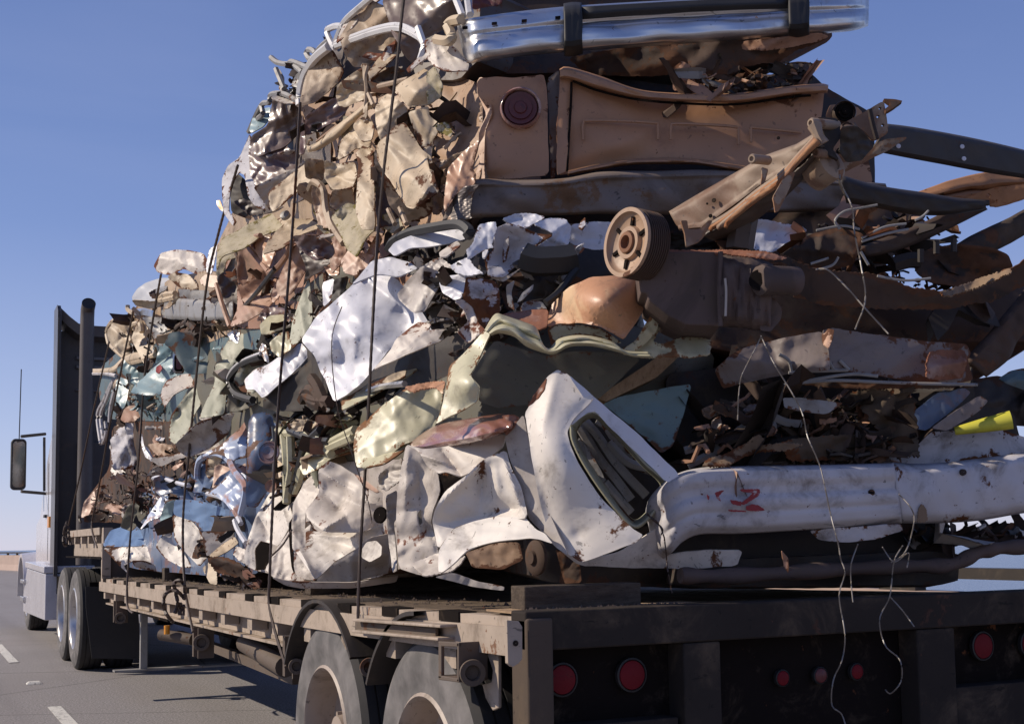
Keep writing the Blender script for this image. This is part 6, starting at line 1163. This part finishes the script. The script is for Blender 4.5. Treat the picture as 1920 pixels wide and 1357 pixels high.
S(Hf, 'orange_web', z(8, "1620,472 1700,440 1800,410 1920,395 1960,395 1960,450 1880,470 1800,500 1770,498 1760,478"), 'C', 0, 'orangerust', .04, D=4.6, holes=[z(8, "1750,445 1762,438 1772,448 1765,460 1752,458"), z(8, "1790,470 1796,466 1800,474 1793,480")])
def beam(name, s1, s2, mat, D, th=.05): return loft(Hf, name, z(8, s1), z(8, s2), [(0, -.03), (.15, .01), (.85, .01), (1, -.03)], mat, D=D, n=30, noise_=.004, thick=.02)
beam('cross_rail', "1090,365 1250,412 1460,445 1620,470 1765,480", "1120,470 1250,490 1400,520 1560,525 1735,500", 'blacksteel', (1550, 4.3, 1860, 4.6))
beam('cross_rail', "1185,685 1320,640 1480,575 1640,490", "1200,715 1330,690 1500,625 1750,502", 'darkrust', (1610, 4.4, 1860, 4.8))
beam('cross_rail', "1600,690 1700,630 1840,565 1960,500", "1640,760 1760,700 1860,650 1960,590", 'darkrust', (1780, 4.6, 1960, 4.8))
beam('cross_rail', "1660,1190 1760,1080 1860,960 1960,840", "1740,1258 1840,1180 1880,1100 1960,1020", 'darkrust', (1780, 4.5, 1960, 4.7))
S(Hf, 'axle_housing', z(8, "1420,745 1460,700 1530,680 1610,665 1780,680 1850,715 1872,770 1800,830 1650,860 1500,840 1440,800"), 'C', .0, 'darkrust', .14, D=4.5)
for u in (1455, 1526, 1604): v0 = {1455: 690, 1526: 650, 1604: 642}[u]; tubes(Hf, 'stud', [(1120+u/2.4, 180+v0/2.4, 0), (1120+u/2.4, 180+(v0+60)/2.4, 0)], .011, 'blacksteel', D=4.42)
tubes(Hf, 'link_arm', [z(8, "1330,760 1400,740 1450,740")], .03, 'blacksteel', D=4.5)
S(Hf, 'floor_plate', z(8, "850,730 1000,780 1130,790 1260,800 1400,860 1560,880 1700,850 1870,770 1960,720 1960,830 1800,920 1560,960 1300,960 1000,940 870,900"), (-.3, -.8, -.5), .05, 'darkrust', .08, D=4.4, jag=2)
S(Hf, 'floor_plate_lit_edge', z(8, "1540,880 1640,850 1720,820 1850,775 1870,790 1740,850 1600,895 1560,900"), 'U', .2, 'fibre', .3, D=4.35, jag=1.5)  # sunlit rim of the dark plate, painted in a paler colour
S(Hf, 'gusset', z(8, "820,720 960,620 1080,590 1200,620 1185,690 1150,760 1020,790 900,760"), 'C', .0, 'darkrust', .1, D=4.45)
S(Hf, 'floor_plate', z(8, "530,640 700,690 860,720 900,770 780,760 560,700"), 'CU', .1, 'darkrust', .12, D=4.2, jag=2)
tubes(Hf, 'brake_line', [z(8, "1090,600 1070,560 1110,520 1180,505 1260,490"), z(8, "985,605 1100,585 1180,600"), z(8, "1190,640 1290,590 1390,575"), z(8, "1190,655 1300,620 1400,600"), z(8, "1430,560 1465,540 1490,515"), z(8, "960,755 1040,730"), z(8, "1000,780 1060,760 1085,725"), z(8, "1185,700 1220,760"), z(8, "1260,810 1380,830 1500,820")], .0045, 'greysteel', D=4.15)
clutter(Hf, z(8, "850,600 1200,560 1640,510 1500,640 1300,780 1880,780 1600,880 1000,820"), 110, ['darkrust', 'blacksteel', 'brown'], (.0, .25), (.04, .14), 35)
tubes(Hf, 'vertical_post', [z(8, "680,470 660,560 640,690")], .045, 'darkbrown', D=4.1)
S(Hf, 'spring_clip', z(8, "375,560 405,560 410,600 460,600 500,560 520,560 470,650 400,680 395,620"), 'C', 0, 'framesteel', .05, D=3.9, thick=.02)
# brake drum
dr = thing('brake_drum', 'rusty finned brake drum with slotted hub face beside the frame rail', 'brake drum', tuple(P(1185, 452, 0, 3.95)))
c = P(np.array(1178.), np.array(455.), 0, 4.0); ax = np.array((-.985, -.14, .05)); R_ = .112
MB().lathe([(.0, R_), (.012, R_), (.012, R_*.88), (.002, R_*.86), (-.006, R_*.78), (-.01, R_*.5), (.004, R_*.46), (.004, R_*.34), (-.02, R_*.30)], c, ax, 56).build('hub_face', 'tan', dr)
pr = [(0, R_)]
for k in range(9): a = -.004-.0085*k; pr += [(a, R_*.97), (a-.0035, R_*.97), (a-.004, R_*1.01), (a-.0075, R_*1.01)]
pr += [(-.083, R_*.9), (-.086, .001)]; MB().lathe(pr, c, ax, 56).build('finned_rim', 'darkrust', dr)
u_ = np.cross(ax/np.linalg.norm(ax), [0, 0, 1.]); u_ /= np.linalg.norm(u_); v_ = np.cross(ax/np.linalg.norm(ax), u_)
for k in range(6):
    t_ = 2*math.pi*k/6+.3; d = u_*math.cos(t_)+v_*math.sin(t_); e = -u_*math.sin(t_)+v_*math.cos(t_); p0 = c+d*R_*.62; w_ = R_*.05; l_ = R_*.13
    MB().prism([p0-e*w_-d*l_, p0+e*w_-d*l_, p0+e*w_+d*l_, p0-e*w_+d*l_], -.012*ax).build('slot', 'recess', dr, smooth=False)
MB().lathe([(-.03, R_*.33), (.012, R_*.30), (.014, R_*.2), (-.01, R_*.18), (-.012, .001)], c, ax, 30).build('hub', 'orangerust', dr)
# tank box
tk = thing('fuel_tank', 'flat brown fuel tank box with a round filler neck under the brake drum', 'fuel tank', tuple(P(1330, 540, 0, 4.1)))
q = np.array(z(8, "190,700 555,700 555,1035 400,1030 320,990 230,920 225,890 195,885")); MB().prism(list(P(q[:, 0], q[:, 1], 0, np.full(len(q), 4.02))), (.16, .30, 0)).build('tank_shell', 'tankbrown', tk, bev=.006, smooth=False)
loft(tk, 'tank_side', z(8, "550,715 620,720 720,735 790,760"), z(8, "550,1035 640,1040 740,1055 775,1060"), [(0, -.08), (.1, .02), (.5, .03), (.9, .02), (1, -.06)], 'tankbrown', D=4.0, n=20, noise_=.008)
S(tk, 'tank_end', z(8, "740,910 800,910 832,960 825,1010 780,1060 735,1055 720,980"), 'C', 0, 'tankbrown', .06, D=4.0)
barrel(tk, 'filler_neck', 1425, 525, 1492, 527, 29, 'tankbrown', 3.93, 28)
cn = P(np.array(1424.), np.array(525.), 0, 3.925); MB().lathe([(0, .034), (.002, .033), (.002, .001)], cn, (-.75, -.66, 0), 24).build('neck_shade_disc', 'recess', tk)  # near-black disc added for the shade inside the open neck
tubes(tk, 'tank_seam', [z(8, "555,700 550,860 555,1035")], .008, 'tankbrown', D=3.98); tubes(tk, 'paint_drip', [z(8, "575,820 580,880 577,990")], .004, 'greywhite', D=3.955)
S(tk, 'torn_flange', z(8, "190,698 330,690 480,695 600,690 760,700 860,730 800,740 600,712 400,705 200,706"), 'U', .02, 'rustbrown', .2, D=4.0, jag=1)
# pipe under the load and rear pieces
ex = thing('exhaust_pipe', 'long rusty exhaust pipe lying across the trailer tail under the white bumper', 'exhaust pipe', tuple(P(1500, 1070, 0, 4.3)))
q = np.array(z(12, "730,108,0 900,110,0 1200,92,0 1500,76,0 1660,72,0 1760,30,0 1850,12,0 1990,8,0")); sp_ = smoothpath(q, 8); dd = np.interp(sp_[:, 0], [1270, 1990], [4.2, 4.7]); MB().tube(P(sp_[:, 0], sp_[:, 1], 0, dd), .026*(1+.15*np.sin(np.arange(len(sp_))*.9)), 12).build('pipe', 'tankbrown', ex)
core(ex, z(12, "720,60 1700,20 1690,140 700,150"), (.3, .8, 0), .0, 'blacksteel', amp=.02)
fl_ = S(ex, 'bracket', z(12, "1080,20 1105,50 1105,100 1090,80"), 'C', .2, 'brown', .1, D=4.3)
rr_ = thing('axle_scrap', 'dark rusty axle and bracket scrap at the far right above the trailer tail', 'scrap metal', tuple(P(1870, 1010, 0, 4.8)))
S(rr_, 'plate', z(10, "1510,1030 1800,1000 1900,1000 1900,1110 1809,1110 1700,1080 1600,1100 1540,1070"), 'C', 0, 'darkrust', .2, D=4.8, jag=1)
clutter(rr_, z(10, "1240,1040 1600,1010 1800,1010 1900,1100 1600,1080 1340,1120 1250,1150"), 50, ['darkrust', 'blacksteel', 'greywhite'], (-.3, .0), (.04, .12), 37)
rt = thing('scrap_metal', 'small pale teal torn panel at the right edge above the yellow tube', 'scrap metal', tuple(P(1890, 715, 0, 4.8)))
S(rt, 'teal_skin', z(10, "1690,325 1740,290 1809,275 1930,280 1930,420 1809,380 1720,345"), 'C', 0, 'darkteal', .1, D=4.8)
S(rt, 'dark_backing', z(10, "1560,330 1700,310 1930,400 1930,560 1700,540 1560,420"), 'C', -.1, 'blacksteel', .1, D=4.9)
# ================================================================== cables and wires
CG = 'dark steel cables lashing the load to the trailer side'
def cable(label, pts, r=.0085, X=(X0-.02, X0+.10)):
    a = np.array([q[:3] for q in pts]); s = np.r_[0, np.cumsum(np.hypot(*np.diff(a[:, :2], axis=0).T))]; f_ = s/s[-1]; X_ = X[1]+(X[0]-X[1])*f_**1.5
    p3 = np.array([PS(u, v, x) for (u, v), x in zip(a[:, :2], X_)]); p3 = smoothpath(p3, 10); n_ = len(p3); Dn = ((p3-CAM)@_F)
    mb = MB(); t = np.linspace(0, 1, 1); L_ = np.r_[0, np.cumsum(np.linalg.norm(np.diff(p3, axis=0), axis=1))]; k = int(L_[-1]/.02); ss = np.linspace(0, L_[-1], k); pp = np.stack([np.interp(ss, L_, p3[:, i]) for i in range(3)], 1)
    mb.tube(pp, [r*(1+.18*(i % 2)) for i in range(k)], 6); o = mb.build('steel_cable', 'cable'); tag(o, label, 'cable', CG)
cable('thickest dark steel cable, crossing the cream wreck and ending between the trailer wheels', [(768, -60), (757, 0), (742, 140), (710, 420), (686, 860), (675, 1042), (671, 1168)], .0062)
cable('dark cable over the copper coloured wreck, second from the right', [(563, 192), (549, 420), (520, 790), (506, 1072), (507, 1147), (536, 1250)], .0068)
cable('dark cable running past the amber marker down to the loops of slack on the rail', [(446, 310), (409, 440), (384, 560), (353, 860), (343, 981), (347, 1102), (362, 1184)], .0078)
cable('dark cable starting at the striped cream panel', [(302, 514), (285, 610), (270, 718), (260, 860), (244, 1010), (238, 1125), (249, 1149)], .0082)
cable('dark cable in front of the truck cab ending at the step of the deck', [(250, 582), (232, 670), (207, 790), (184, 920), (172, 985), (182, 1026)], .008)
cable('leftmost thin cable, slanting down across the dark cab wall', [(205, 640), (175, 770), (150, 890), (128, 985)], .008)
def wire(label, paths, D=4.0, r=.0035, mat='wire', off=None, cat='wire'):
    mb = MB()
    for p in paths:
        a = smoothpath(np.array(p, float), 8); n_ = len(a); t_ = np.arange(n_); mb.tube(P(a[:, 0], a[:, 1], 0, D+.015*np.sin(t_*.7)) if off is None else P(a[:, 0], a[:, 1], off), r, 5)
    o = mb.build('loose_wire', mat); tag(o, label, cat); return o
wire('long pale wire hanging down the middle of the trailer tail from the dark grey wreck', [z(10, "570,125 600,190 640,270 720,400 765,490 790,600 850,745 895,950 935,1110")+z(12, "1285,50 1300,100 1280,180 1300,310 1290,400 1260,470 1255,555 1290,590 1310,660")], 3.85, .0022)
wire('pale wire ending in a curl beside the right rear post', [z(12, "1500,5 1470,60 1455,180 1420,260 1440,350 1490,400 1495,470 1460,515 1440,503"), z(12, "1455,180 1500,230 1540,285"), z(12, "1430,10 1470,60 1520,30 1515,80"), z(10, "1220,870 1280,940 1290,1010 1250,1140 1185,1190")], 3.95, .0022)
wire('short pale wire hanging below the middle of the white bumper', [z(12, "1345,0 1320,80 1328,200")], 4.0, .0022)
wire('dark wire tied round the left end of the white bumper', [z(10, "30,965 80,1000 110,1060 120,1120 130,1220 150,1332"), z(10, "35,960 60,990 105,1030 100,1060")], 3.95, .0024, 'cable')
wire('pale wire drooping from the leaf spring hanger', [z(8, "1095,330 1095,390 1145,500 1158,620 1190,780 1205,920 1160,1050"), z(8, "985,780 1040,785 1130,870 1200,950 1310,1070")], 3.8, .0026)
wire('short twig like pale wire beside the grey wreck', [z(10, "570,130 520,230 480,310 465,400 460,520")], 3.9, .002)
wire('thin wire over the big white bonnet', [z(0, "641,575 622,640 632,760 660,850 690,940 697,980")], None or 4.6, .002, 'cable')
wire('thin dark aerial wire crossing the front of the white crumpled wing', [z(5, "1215,640 1160,730 1090,800")], 5.0, .004, 'cable')
wire('loops of slack dark cable lying on the trailer rail', [z(2, "905,690 890,640 920,622 945,650 948,700"), z(2, "945,715 900,672 850,690 838,740 850,790 885,835"), z(2, "900,690 910,740 895,790"), z(2, "925,740 920,800"), z(2, "940,750 938,800")], 7.0, .011, 'cable', cat='cable')
wire('dark straps hanging at the front corner of the upper deck', [z(2, "345,320 330,360 325,430 340,440 338,370"), z(2, "350,350 355,400 362,440"), z(2, "405,290 412,330")], 11.0, .012, 'cable', cat='strap')
